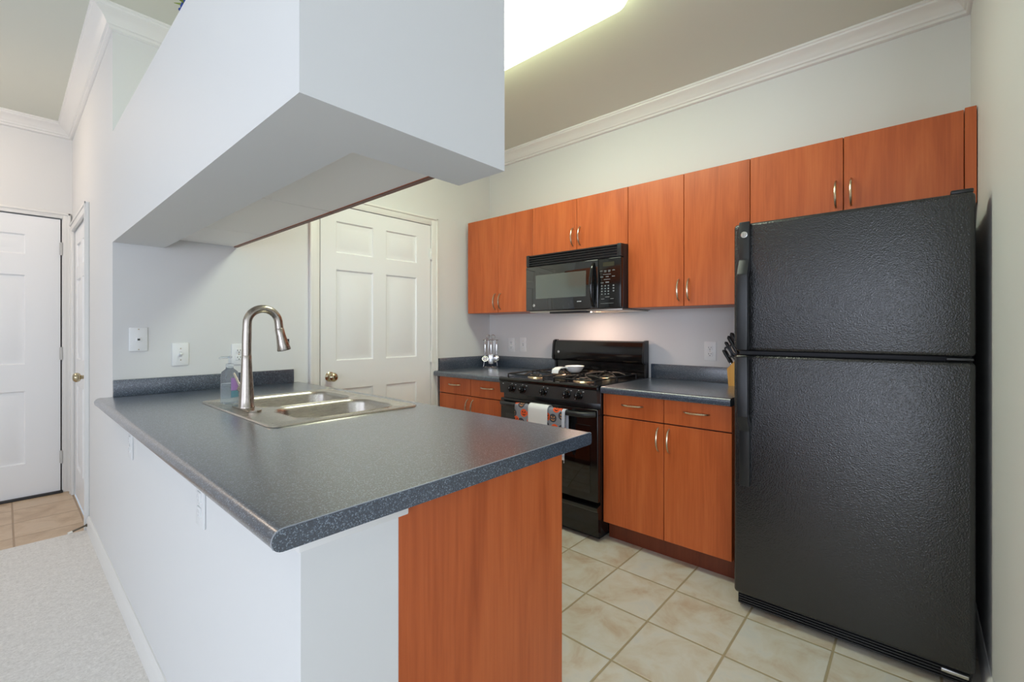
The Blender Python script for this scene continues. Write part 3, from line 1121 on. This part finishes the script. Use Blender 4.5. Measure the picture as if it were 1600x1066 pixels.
# ------------------------------------------------------------------ refrigerator
FY0, FY1 = -0.143, 0.598
fx = 2.118
t = thing('refrigerator', (2.5, 0.2275, 0), 'large black top-freezer refrigerator with pebbled doors', 'refrigerator')
ox, oy = 2.5, 0.2275
a, b = FY0 - oy, FY1 - oy
box(2.190 - ox, 2.880 - ox, a + 0.004, b - 0.004, 0.02, 1.655, 0.006).build('cabinet', 'blk', t)
frz = box(fx - ox, 2.182 - ox, a, b, 1.120, 1.668, 0.016, 4).build('freezer_door', 'fridge', t)
frd = box(fx - ox, 2.182 - ox, a, b, 0.072, 1.104, 0.016, 4).build('fridge_door', 'fridge', t)
box(2.181 - ox, 2.191 - ox, a + 0.012, b - 0.012, 0.08, 1.650).build('door_gasket', 'slot', t)
g = MB()
for i in range(5):
    z = 0.016 + i * 0.0105
    g.box(2.150 - ox, 2.165 - ox, a + 0.012, b - 0.012, z, z + 0.007, 0.001, 1)
g.box(2.160 - ox, 2.200 - ox, a + 0.008, b - 0.008, 0.012, 0.070)
g.build('kick_grille', 'blk', t)
box(2.144 - ox, 2.151 - ox, -0.128 - oy, -0.060 - oy, 0.040, 0.052, 0.002).build('grille_latch', 'chrome', t)
for yy in (a + 0.05, b - 0.05):
    MB().lathe([(0.018, 0), (0.018, 0.008), (0.008, 0.010), (0.008, 0.022)], (2.215 - ox, yy, 0.0), (0, 0, 1), 14).build('levelling_foot', 'blk', t)
box(2.135 - ox, 2.20 - ox, a + 0.004, a + 0.07, 1.107, 1.116, 0.002).build('middle_hinge', 'blk_panel', t)
box(2.135 - ox, 2.25 - ox, a + 0.004, a + 0.06, 1.668, 1.682, 0.004).build('top_hinge', 'blk', t)


def fridge_handle(parent, z_flush_end, z_flush_start, z_free):
    """flat bar: flush pad from z_flush_end to z_flush_start, then stands off to z_free"""
    y0, y1 = 0.530 - oy, 0.572 - oy
    X = fx - ox
    up = z_flush_end > z_free
    s = 1 if up else -1
    prof = [(X + 0.002, z_flush_end), (X - 0.016, z_flush_end), (X - 0.018, z_flush_start + s * 0.02), (X - 0.050, z_flush_start - s * 0.045), (X - 0.054, z_free), (X - 0.020, z_free),
            (X - 0.028, z_flush_start - s * 0.06), (X + 0.002, z_flush_start - s * 0.015)]
    mb = MB()
    A = [mb.bm.verts.new((p[0], y0, p[1])) for p in prof]
    B = [mb.bm.verts.new((p[0], y1, p[1])) for p in prof]
    n = len(prof)
    mb.bm.faces.new(A); mb.bm.faces.new(B[::-1])
    for i in range(n):
        mb.bm.faces.new((A[i], B[i], B[(i + 1) % n], A[(i + 1) % n]))
    bmesh.ops.recalc_face_normals(mb.bm, faces=mb.bm.faces[:])
    bmesh.ops.bevel(mb.bm, geom=mb.bm.edges[:], offset=0.004, segments=2, profile=0.5, affect='EDGES')
    # closing return at the free end
    zc = z_free + s * 0.012
    mb.box(X - 0.045, X + 0.004, y0 + 0.004, y1 - 0.004, min(z_free, zc), max(z_free, zc), 0.002)
    return mb.build('handle', 'blk', parent)


hd = fridge_handle(frz, 1.672, 1.49, 1.126)
emblem(hd, (fx - 0.017 - ox, 0.551 - oy, 1.616), (-1, 0, 0), 0.0135)
fridge_handle(frd, 0.545, 0.80, 1.098)


# ------------------------------------------------------------------ range
RY0, RY1 = 1.354, 2.112
oy = (RY0 + RY1) / 2
ox = 2.55
rx = 2.250
t = thing('gas_range', (ox, oy, 0), 'black gas range with five knobs and four burners', 'range')
a, b = RY0 - oy, RY1 - oy
box(rx + 0.032 - ox, 2.895 - ox, a, b, 0.03, 0.872, 0.003).build('body', 'blk_gloss', t)
# cooktop with rounded front lip
prof = [(rx - 0.012, 0.870), (rx - 0.014, 0.884), (rx - 0.008, 0.893), (rx + 0.004, 0.896), (rx + 0.05, 0.893), (2.845, 0.893), (2.845, 0.872), (rx, 0.868)]
MB().prism([(p[0] - ox, p[1]) for p in prof], 'y', a, b).build('cooktop', 'blk_gloss', t)
prof = [(rx - 0.012, 0.866), (rx - 0.004, 0.790), (rx + 0.035, 0.790), (rx + 0.035, 0.868)]
cp = MB().prism([(p[0] - ox, p[1]) for p in prof], 'y', a + 0.002, b - 0.002).build('control_panel', 'blk_panel', t)
ks = [1.997, 1.905, 1.735, 1.560, 1.476]
for y in ks:
    for dy, dz, wd_ in ((0.0, 0.032, 0.006), (-0.031, 0.026, 0.010), (0.030, -0.022, 0.003)):
        z = 0.826 + dz
        xx = rx - 0.012 + (0.866 - z) * (0.008 / 0.076)
        box(xx - 0.0006 - ox, xx + 0.001 - ox, y + dy - wd_ / 2 - oy, y + dy + wd_ / 2 - oy, z - 0.002, z + 0.002).build('printed_mark', 'mark', cp)
box(rx - 0.011 - ox, rx - 0.006 - ox, 2.073 - oy, 2.081 - oy, 0.850, 0.856).build('printed_mark', 'mark', cp)
for y in ks:
    k = MB().lathe([(0.026, 0), (0.026, 0.006), (0.020, 0.009), (0.019, 0.024), (0.017, 0.027), (0, 0.0275)], (rx - 0.009 - ox, y - oy, 0.826), (-1, 0, 0.1), 22).build('knob', 'blk_gloss', t)
    MB().box(rx - 0.041 - ox, rx - 0.030 - ox, y - 0.004 - oy, y + 0.004 - oy, 0.806, 0.849, 0.002).build('grip', 'blk_gloss', k)
    MB().lathe([(0.004, 0), (0.004, 0.0012)], (rx - 0.0415 - ox, y - oy, 0.832), (-1, 0, 0), 8).build('pointer', 'greymark', k)
dr_ = box(rx - ox, rx + 0.034 - ox, a + 0.001, b - 0.001, 0.224, 0.756, 0.006, 3).build('oven_door', 'blk_gloss', t)
box(rx - 0.002 - ox, rx + 0.004 - ox, a + 0.05, b - 0.05, 0.27, 0.66, 0.002).build('window', 'blk_glass', dr_)
pts = []
for i in range(21):
    u = i / 20
    y = (a + 0.018) + (b - a - 0.036) * u
    e = min(u, 1 - u)
    x = rx - 0.056 if e > 0.1 else rx - 0.056 + 0.054 * (1 - e / 0.1) ** 2.0
    pts.append((x - ox, y, 0.728))
MB().tube(pts, 0.0165, 14).build('handle', 'blk', dr_)
dw = MB()
dw.prism([(p[0] - ox, p[1]) for p in [(rx + 0.004, 0.030), (rx + 0.004, 0.165), (rx - 0.006, 0.176), (rx - 0.008, 0.196), (rx + 0.018, 0.205), (rx + 0.034, 0.205), (rx + 0.034, 0.030)]], 'y', a + 0.001, b - 0.001)
dw.build('drawer', 'blk_gloss', t)
box(rx + 0.05 - ox, 2.88 - ox, a + 0.02, b - 0.02, 0.0, 0.031).build('plinth', 'blk', t)
# backguard
prof = [(2.878, 0.872), (2.878, 0.978), (2.842, 0.990), (2.836, 1.004), (2.846, 1.100), (2.852, 1.124), (2.866, 1.134), (2.900, 1.134), (2.900, 0.872)]
bg = MB().prism([(p[0] - ox, p[1]) for p in prof], 'y', a + 0.012, b - 0.012).build('backguard', 'blk_gloss', t)
for y0, y1 in ((a, a + 0.014), (b - 0.014, b)):
    pr2 = [(2.866, 0.872), (2.866, 0.975), (2.834, 0.988), (2.828, 1.004), (2.838, 1.102), (2.846, 1.130), (2.864, 1.139), (2.902, 1.139), (2.902, 0.872)]
    MB().prism([(p[0] - ox, p[1]) for p in pr2], 'y', y0, y1).build('end_cap', 'blk', bg)
emblem(bg, (2.8385 - ox, 2.055 - oy, 1.045), (-1, 0, 0.1), 0.010)
# burners and grates
for bx, by, rr in ((2.40, 1.545, 0.05), (2.70, 1.545, 0.042), (2.40, 1.925, 0.042), (2.70, 1.925, 0.05)):
    k = MB().lathe([(rr * 1.35, 0.0), (rr * 1.3, 0.003), (rr, 0.004), (rr * 0.95, 0.014), (rr * 0.7, 0.015), (0, 0.015)], (bx - ox, by - oy, 0.893), (0, 0, 1), 24).build('burner', 'alu', t)
    MB().lathe([(rr * 0.62, 0.014), (rr * 0.66, 0.018), (rr * 0.6, 0.022), (0, 0.023)], (bx - ox, by - oy, 0.893), (0, 0, 1), 20).build('burner_cap', 'iron', k)
for gy in (1.545, 1.925):
    g = MB()
    y0, y1 = gy - 0.150 - oy, gy + 0.150 - oy
    x0, x1 = 2.268 - ox, 2.822 - ox
    z = 0.928
    r5 = 0.0048
    g.tube([(p[0], p[1], z - 0.012) for p in rrect(x0, x1, y0, y1, 0.03, 4)], r5, 6, closed=True)
    g.tube([((x0 + x1) / 2, y0, z - 0.012), ((x0 + x1) / 2, y1, z - 0.012)], r5, 6)
    for bx in (2.40 - ox, 2.70 - ox):
        for k in range(8):
            an = PI / 4 * k
            dx, dy = math.cos(an), math.sin(an)
            far = 0.125 if k % 2 == 0 else 0.155
            far = min(far, 0.147 / max(abs(dy), 1e-6), (0.13 if dx < 0 else 0.13) / max(abs(dx), 1e-6))
            cy_ = gy - oy
            g.tube([(bx + dx * 0.032, cy_ + dy * 0.032, z), (bx + dx * 0.075, cy_ + dy * 0.075, z + 0.001), (bx + dx * far, cy_ + dy * far, z - 0.011)], 0.0042, 6)
    for px_ in (x0 + 0.02, (x0 + x1) / 2, x1 - 0.02):
        for py_ in (y0, y1):
            g.tube([(px_, py_, 0.892), (px_, py_, z - 0.010)], 0.005, 6)
    g.build('grate', 'iron', t)

# spoon rest on the middle of the cooktop
t = thing('spoon_rest', (2.43, 1.70, 0.933), 'white ceramic spoon rest lying on the black range grates', 'spoon rest')
MB().lathe([(0.030, 0.0), (0.046, 0.012), (0.060, 0.034), (0.063, 0.042), (0.060, 0.042), (0.054, 0.032), (0.040, 0.014), (0.0, 0.008)], (0.07, -0.02, 0.0), (0, 0, 1), 28, 1.15, 0.95).build('bowl', 'ceramic', t)
mb = MB()
A = []
for i, (x, z) in enumerate(((0.045, 0.030), (0.015, 0.032), (-0.02, 0.036), (-0.050, 0.033), (-0.068, 0.020), (-0.072, 0.003))):
    hw = (0.030, 0.022, 0.020, 0.023, 0.026, 0.026)[i]
    yc = -0.012 + 0.42 * (0.045 - x)
    A.append([mb.bm.verts.new((x, yc - hw, z - 0.003)), mb.bm.verts.new((x, yc + hw, z - 0.003)), mb.bm.verts.new((x + 0.002, yc + hw, z + 0.004)), mb.bm.verts.new((x + 0.002, yc - hw, z + 0.004))])
for p, q in zip(A, A[1:]):
    for i in range(4):
        mb.bm.faces.new((p[i], p[(i + 1) % 4], q[(i + 1) % 4], q[i]))
mb.bm.faces.new(A[0]); mb.bm.faces.new(A[-1][::-1])
mb.build('handle', 'ceramic', t)


# ------------------------------------------------------------------ towels over the oven handle
def towel(name, y0, y1, zf, zb, key, label, cat, off=0.0, wav=0.004, hem=None, cell=0.062):
    hx, hz, hr = rx - 0.056, 0.728, 0.0175 + off
    path = [(hx + hr, zb)]
    k = 12
    for i in range(1, k):
        path.append((hx + hr, zb + (hz - zb) * i / k))
    for i in range(9):
        an = PI * i / 8
        path.append((hx + hr * math.cos(an), hz + hr * math.sin(an)))
    kf = 14
    for i in range(1, kf + 1):
        path.append((hx - hr, hz + (zf - hz) * i / kf))
    L_ = [0.0]
    for p, q in zip(path, path[1:]):
        L_.append(L_[-1] + math.hypot(q[0] - p[0], q[1] - p[1]))
    ny = 18
    mb = MB(); bm_ = mb.bm
    uvl = bm_.loops.layers.uv.new('UVMap')
    G, UV = [], {}
    for i, (x, z) in enumerate(path):
        row = []
        for j in range(ny + 1):
            y = y0 + (y1 - y0) * j / ny
            f = max(0.0, (hz - z) / 0.25)
            front_side = i > len(path) / 2
            dx = wav * f * math.sin(9.0 * (y - y0) / (y1 - y0) + 1.3)
            if not front_side:
                dx = abs(dx) * 0.3
            else:
                dx = -abs(dx) - 0.001 * f
            v = bm_.verts.new((x + dx, y, z))
            UV[v] = ((y - y0) / cell, -L_[i] / cell)
            row.append(v)
        G.append(row)
    mb.mat(key)
    if hem:
        mb.mat(hem); mb.mat(key)
    for i in range(len(G) - 1):
        for j in range(ny):
            f = bm_.faces.new((G[i][j], G[i][j + 1], G[i + 1][j + 1], G[i + 1][j]))
            f.material_index = 1 if hem and j < 1 else 0
            for lp in f.loops:
                lp[uvl].uv = UV[lp.vert]
    o = mb.build(name, None, angle=80)
    so = o.modifiers.new('cloth_thickness', 'SOLIDIFY')
    so.thickness = 0.0025
    so.offset = 1.0
    base = Vector(((hx), (y0 + y1) / 2, zf))
    o.data.transform(Matrix.Translation(-base))
    o.location = base
    return tag(o, label, cat)


tw = towel('tea_towel', 1.530, 1.918, 0.470, 0.52, 'pumpkin', 'grey tea towel with orange pumpkin faces over the oven handle', 'towel', hem='hem')
MB().box(-0.0215, -0.0200, -0.192, -0.172, -0.018, 0.002).tube([(-0.020, -0.188, -0.016), (-0.021, -0.189, -0.034)], 0.0012, 5).build('care_tag', 'cloth', tw)
towel('dish_cloth', 1.650, 1.800, 0.585, 0.60, 'cloth', 'plain white cloth draped over the pumpkin towel on the oven', 'towel', off=0.010, wav=0.001)

# ------------------------------------------------------------------ microwave
MY0, MY1 = 1.352, 2.112
mx = 2.520
ox, oy, oz = 2.72, (MY0 + MY1) / 2, 1.335
t = thing('microwave', (ox, oy, oz), 'black over-range microwave hung under the short cabinet', 'microwave')
a, b = MY0 - oy, MY1 - oy
box(mx + 0.030 - ox, XB - 0.003 - ox, a, b, 0.010, 1.7465 - oz, 0.003).build('body', 'blk', t)
box(mx + 0.03 - ox, XB - 0.01 - ox, a + 0.01, b - 0.01, 0.000, 0.012, 0.002).build('hood_underside', 'steel', t)
g = MB().mat('vent_black').box(mx + 0.014 - ox, mx + 0.031 - ox, a + 0.001, b - 0.001, 1.664 - oz, 1.746 - oz, 0.002).mat('blk')
for i in range(5):
    z = 1.669 - oz + i * 0.0162
    g.box(mx + 0.000 - ox, mx + 0.014 - ox, a + 0.028, b - 0.028, z, z + 0.0072, 0.001, 1)
g.box(mx - 0.002 - ox, mx + 0.014 - ox, a + 0.001, a + 0.030, 1.664 - oz, 1.746 - oz, 0.004).box(mx - 0.002 - ox, mx + 0.014 - ox, b - 0.030, b - 0.001, 1.664 - oz, 1.746 - oz, 0.004)
g.build('vent_grille', None, t)
PYS = 1.513
d = box(mx - 0.004 - ox, mx + 0.029 - ox, PYS + 0.001 - oy, b - 0.001, 0.012, 1.661 - oz, 0.005, 3).build('door', 'mw_glass', t)
box(mx - 0.0052 - ox, mx - 0.002 - ox, 1.604 - oy, 2.020 - oy, 1.430 - oz, 1.597 - oz, 0.001, 1).build('window', 'mw_window', d)
pts = []
for i in range(15):
    u = -1 + 2 * i / 14
    pts.append((mx - 0.004 - 0.034 * (1 - u * u) ** 0.6 - ox if abs(u) < 1 else mx - 0.001 - ox, 1.545 - oy, 1.500 - oz + u * 0.138))
MB().tube(pts, [0.010 + 0.005 * (1 - abs(-1 + 2 * i / 14)) for i in range(15)], 10).build('handle', 'blk_gloss', d)
emblem(d, (mx - 0.0045 - ox, 2.035 - oy, 1.385 - oz), (-1, 0, 0), 0.010)
mk = MB()
for i in range(6):
    y = 1.640 + i * 0.0055 - oy
    mk.box(mx - 0.0050 - ox, mx - 0.0035 - ox, y, y + (0.0042 if i != 3 else 0.003), 1.396 - oz, 1.402 - oz - (0.001 if i % 2 else 0))
mk.build('door_lettering', 'mark', d)
p = box(mx - 0.003 - ox, mx + 0.029 - ox, a + 0.001, PYS - 0.001 - oy, 0.012, 1.661 - oz, 0.005, 3).build('control_panel', 'blk_gloss', t)
X = mx - 0.0032 - ox
box(X - 0.0008, X + 0.001, 1.400 - oy, 1.478 - oy, 1.610 - oz, 1.636 - oz).build('clock_display', 'lcd', p)
kp = MB().mat('greymark')


def keyrow(z, ys, wd_, hgt=0.004):
    for y in ys:
        kp.box(X - 0.0006, X + 0.001, y - wd_ / 2 - oy, y + wd_ / 2 - oy, z - oz - hgt / 2, z - oz + hgt / 2)


keyrow(1.583, (1.490, 1.462, 1.434, 1.404), 0.018)
keyrow(1.575, (1.462, 1.434), 0.016, 0.003)
keyrow(1.560, (1.450,), 0.055, 0.003)
keyrow(1.545, (1.487, 1.448, 1.405), 0.020)
keyrow(1.528, (1.450,), 0.045, 0.003)
keyrow(1.508, (1.484,), 0.020)
keyrow(1.510, (1.448,), 0.024, 0.007)
for i, z in enumerate((1.488, 1.471, 1.454, 1.437)):
    keyrow(z, (1.486, 1.462, 1.440), 0.009, 0.007)
    if i < 3:
        keyrow(z, (1.404,), 0.010, 0.008)
keyrow(1.418, (1.447,), 0.030, 0.003)
keyrow(1.406, (1.480, 1.415), 0.022, 0.003)
keyrow(1.378, (1.450,), 0.09, 0.0016)
kp.build('keypad', None, p)
# lamp lens below, over the cooktop
box(2.60 - ox, 2.68 - ox, 1.66 - oy, 1.80 - oy, -0.003, 0.004, 0.001, 1).build('cooktop_lamp', 'hoodlamp', t)
box(2.70 - ox, 2.86 - ox, 1.48 - oy, 1.64 - oy, -0.003, 0.004, 0.001, 1).build('grease_filter', 'alu', t)
box(2.545 - ox, 2.60 - ox, 1.62 - oy, 1.92 - oy, -0.010, 0.004, 0.003).build('front_duct_lip', 'blk', t)

# ------------------------------------------------------------------ utensil rack and its tools
RK = Vector((2.795, 2.742, CT))
U = Vector((0.666, -0.746, 0)).normalized()     # the rack stands square to the room corner
t = thing('utensil_rack', RK, 'chrome wire utensil rack in the corner of the counter', 'utensil rack')
mb = MB()
mb.tube([tuple(U * (0.062 * math.cos(a)) + Vector((U.y, -U.x, 0)) * (0.045 * math.sin(a)) + Vector((0, 0, 0.003))) for a in [2 * PI * i / 24 for i in range(24)]], 0.003, 6, closed=True)
mb.build('base_ring', 'chrome', t)
W = Vector((-U.y, U.x, 0))
for s in (-1, 1):
    mb = MB()
    mb.tube([U * (s * 0.062) + Vector((0, 0, 0.003)), U * (s * 0.045) + Vector((0, 0, 0.09)), U * (s * 0.040) + Vector((0, 0, 0.236))], 0.0028, 8)
    mb.build('leg', 'chrome', t)
MB().tube([U * -0.066 + Vector((0, 0, 0.236)), U * 0.066 + Vector((0, 0, 0.236))], 0.003, 8).build('hanging_bar', 'chrome', t)
mb = MB()
for s in (-1, 1):
    pts = []
    for i in range(22):
        an = 2 * PI * i / 21 * 1.15
        rr = 0.020 * (1 - 0.35 * i / 21)
        pts.append(U * (s * (0.022 - rr * math.cos(an))) + Vector((0, 0, 0.262 + rr * math.sin(an))))
    mb.tube(pts, 0.0022, 6)
mb.build('scroll', 'chrome', t)
toolspecs = [(-0.046, 'ladle', 'chrome ladle at the left end of the utensil rack', 'round'),
             (-0.020, 'serving_spoon', 'chrome serving spoon hanging second from left on the rack', 'oval'),
             (0.004, 'spatula', 'flat chrome spatula hanging in the middle of the rack', 'flat'),
             (0.028, 'slotted_spoon', 'chrome slotted spoon hanging second from right on the rack', 'slot'),
             (0.052, 'skimmer', 'chrome skimmer at the right end of the utensil rack', 'disc')]
for ti, (du, nm, lbl, kind) in enumerate(toolspecs):
    fr = -0.012
    org = RK + U * du - W * 0.0 + Vector((0, 0, 0.236))
    off = W * (-0.012 if ti % 2 == 0 else 0.026)
    t2 = thing(nm, org, lbl, 'utensil', 'chrome utensils on the rack')
    MB().tube([Vector((0, 0, 0.004)) , off * 0.4 + Vector((0, 0, 0.006)), off + Vector((0, 0, -0.006)), off + Vector((0, 0, -0.05)), off + Vector((0, 0, -0.100)), off + Vector((0, 0, -0.125))],
              [0.0022, 0.0022, 0.003, 0.0055, 0.0045, 0.0028], 8).build('handle', 'chrome', t2)
    c = off + Vector((0, 0, -0.155))
    q = Matrix((U, W, Vector((0, 0, 1)))).transposed()
    h = MB()
    if kind == 'round':
        h.lathe([(0.0, -0.016), (0.014, -0.012), (0.021, 0.0), (0.025, 0.014), (0.023, 0.014), (0.019, 0.002), (0.011, -0.008), (0.0, -0.012)], c + Vector((0, 0, -0.012)), W * -1 + Vector((0, 0, 0.6)), 18)
    elif kind == 'disc':
        h.lathe([(0.0, 0.003), (0.017, 0.001), (0.024, -0.004), (0.024, -0.002), (0.0, 0.006)], c + Vector((0, 0, -0.002)), W * -1, 18)
    elif kind == 'flat':
        h.box(c.x - 0.019, c.x + 0.019, c.y - 0.0015, c.y + 0.0015, c.z - 0.05, c.z + 0.035, 0.001, rot=q, piv=c)
    else:
        h.lathe([(0.0, -0.006), (0.012, -0.005), (0.021, 0.0), (0.024, 0.005), (0.020, 0.002), (0.011, -0.003), (0.0, -0.004)], c + Vector((0, 0, -0.008)), W * -1, 18, 1.0, 1.5)
    h.build('head', 'chrome', t2)

# ------------------------------------------------------------------ knife block and knives
KB = Vector((2.835, 0.765, CT))
t = thing('knife_block', KB, 'light wood knife block half hidden by the refrigerator', 'knife block')
tilt = Matrix.Rotation(math.radians(-20), 3, 'X')      # leans towards +y (to the left in the view)
mb = MB()
mb.prism([(-0.085, 0.0), (0.050, 0.0), (0.058, 0.098), (-0.040, 0.205), (-0.085, 0.165)], 'x', -0.045, 0.045)
mb.build('block', 'block', t)
kdir = Vector((-0.06, 0.46, 0.886)).normalized()
# slot position on the sloping top (x, distance up the slope), handle length, thickness
kspec = [(-0.030, 0.83, 0.118, 1.0, 'black-handled knife standing highest in the knife block'),
         (-0.004, 0.62, 0.122, 1.0, 'black-handled knife leaning out just left of the highest one'),
         (0.026, 0.64, 0.112, 0.9, 'black-handled knife at the back of the block, behind the shears'),
         (0.030, 0.34, 0.118, 0.75, 'thin black-handled knife leaning farthest left in the block'),
         (-0.034, 0.22, 0.080, 0.72, 'short steak knife in the bottom row, nearest the front'),
         (-0.012, 0.20, 0.080, 0.72, 'short steak knife in the bottom row, second from the front'),
         (0.010, 0.18, 0.080, 0.72, 'short steak knife in the bottom row, third from the front')]
SL0, SL1 = Vector((0, 0.058, 0.098)), Vector((0, -0.040, 0.205))
for dx, u, ln, th, lb_ in kspec:
    p = SL0 + (SL1 - SL0) * u
    k = thing('kitchen_knife', KB + p + Vector((dx, 0, 0)) + kdir * 0.012, lb_, 'knife', 'knives in the block')
    MB().tube([kdir * 0.0, kdir * 0.012, kdir * (ln * 0.35), kdir * (ln * 0.75), kdir * (ln * 0.95), kdir * ln + Vector((0, 0.005, -0.003))], [0.010 * th, 0.0125 * th, 0.0110 * th, 0.0135 * th, 0.0130 * th, 0.009 * th], 10).build('handle', 'blk', k)
    MB().tube([kdir * -0.010, kdir * 0.002], [0.0085 * th, 0.0085 * th], 10).build('bolster', 'chrome', k)
p = SL0 + (SL1 - SL0) * 0.46
k = thing('kitchen_shears', KB + p + Vector((-0.030, 0, 0)) + kdir * 0.010, 'black-handled kitchen shears with loop grips in the knife block', 'shears')
side = kdir.cross(Vector((1, 0, 0))).normalized()
for s_ in (-1, 1):
    pts = [kdir * (0.050 + 0.030 * math.cos(a)) + side * (s_ * 0.015 + 0.012 * math.sin(a)) for a in [2 * PI * i / 16 for i in range(16)]]
    MB().tube(pts, 0.0052, 8, closed=True).tube([kdir * 0.0, kdir * 0.022 + side * (s_ * 0.010)], [0.005, 0.006], 8).build('loop_grip', 'blk', k)
MB().tube([kdir * -0.010, kdir * 0.004], [0.005, 0.005], 8).build('blades', 'chrome', k)

# ------------------------------------------------------------------ artificial flowers on the soffit ledge
t = thing('flower_arrangement', (0.47, 1.72, ST), 'blue and green artificial flowers lying on the soffit ledge', 'flowers')
rnd = random.Random(3)
for i in range(16):
    px_, py_ = rnd.uniform(-0.03, 0.12), rnd.uniform(-0.16, 0.10)
    pz = rnd.uniform(0.04, 0.16)
    if i < 3:
        px_, py_, pz = (-0.085, -0.05, 0.020) if i == 0 else ((-0.06, 0.04, 0.105) if i == 1 else (-0.06, 0.03, 0.09))
    c = Vector((px_, py_, pz))
    mb = MB()
    if i % 2 == 0:
        for k in range(7):
            an = 2 * PI * k / 7
            d = Vector((math.cos(an), math.sin(an), 0.45)).normalized()
            mb.lathe([(0.0, 0.0), (0.011, 0.012), (0.013, 0.022), (0.006, 0.032), (0.0, 0.034)], c, d, 8, 1.0, 0.35)
        mb.build('flower', 'bluefl', t)
    else:
        for k in range(5):
            an = 2 * PI * k / 5 + i
            d = Vector((math.cos(an), math.sin(an), 0.2)).normalized()
            mb.lathe([(0.0, 0.0), (0.012, 0.02), (0.014, 0.035), (0.007, 0.055), (0.0, 0.065)], c, d, 8, 1.0, 0.2)
        mb.build('leaf_spray', 'leaf', t)
    MB().tube([Vector((0.0, 0.0, 0.004)), Vector((px_ * 0.5, py_ * 0.5, 0.012 + pz * 0.2)), c], 0.002, 5).build('stem', 'leaf', t)

# ------------------------------------------------------------------ ceiling lamps
t = thing('ceiling_light', (1.66, 1.55, CEIL), 'glowing white fluorescent box light on the kitchen ceiling', 'ceiling light')
mb = MB()
pts = rrect(-0.205, 0.205, -0.61, 0.61, 0.075, 8)
rings = []
for ins, z in ((0.0, -0.002), (0.0, -0.070), (0.006, -0.085), (0.020, -0.096), (0.045, -0.100)):
    rings.append([mb.bm.verts.new((x * (0.205 - ins) / 0.205, y * (0.61 - ins) / 0.61, z)) for x, y in pts])
mb.mat('fluor_side')
for j, (A, B) in enumerate(zip(rings, rings[1:])):
    if j == 2:
        mb.mat('fluor')
    n = len(A)
    for i in range(n):
        mb.bm.faces.new((A[i], A[(i + 1) % n], B[(i + 1) % n], B[i])).material_index = mb.cur
mb.bm.faces.new(rings[-1]).material_index = mb.cur
mb.build('diffuser', None, t)

t = thing('hall_lamp', (-0.55, 4.0, CEIL), 'round flush lamp on the hall ceiling', 'lamp')
MB().lathe([(0.16, 0.0), (0.16, -0.02), (0.15, -0.025)], (0, 0, 0), (0, 0, 1), 28).build('rim', 'nickel', t)
MB().lathe([(0.15, -0.022), (0.14, -0.05), (0.10, -0.085), (0.05, -0.102), (0.0, -0.106)], (0, 0, 0), (0, 0, 1), 28).build('glass', 'warm', t)
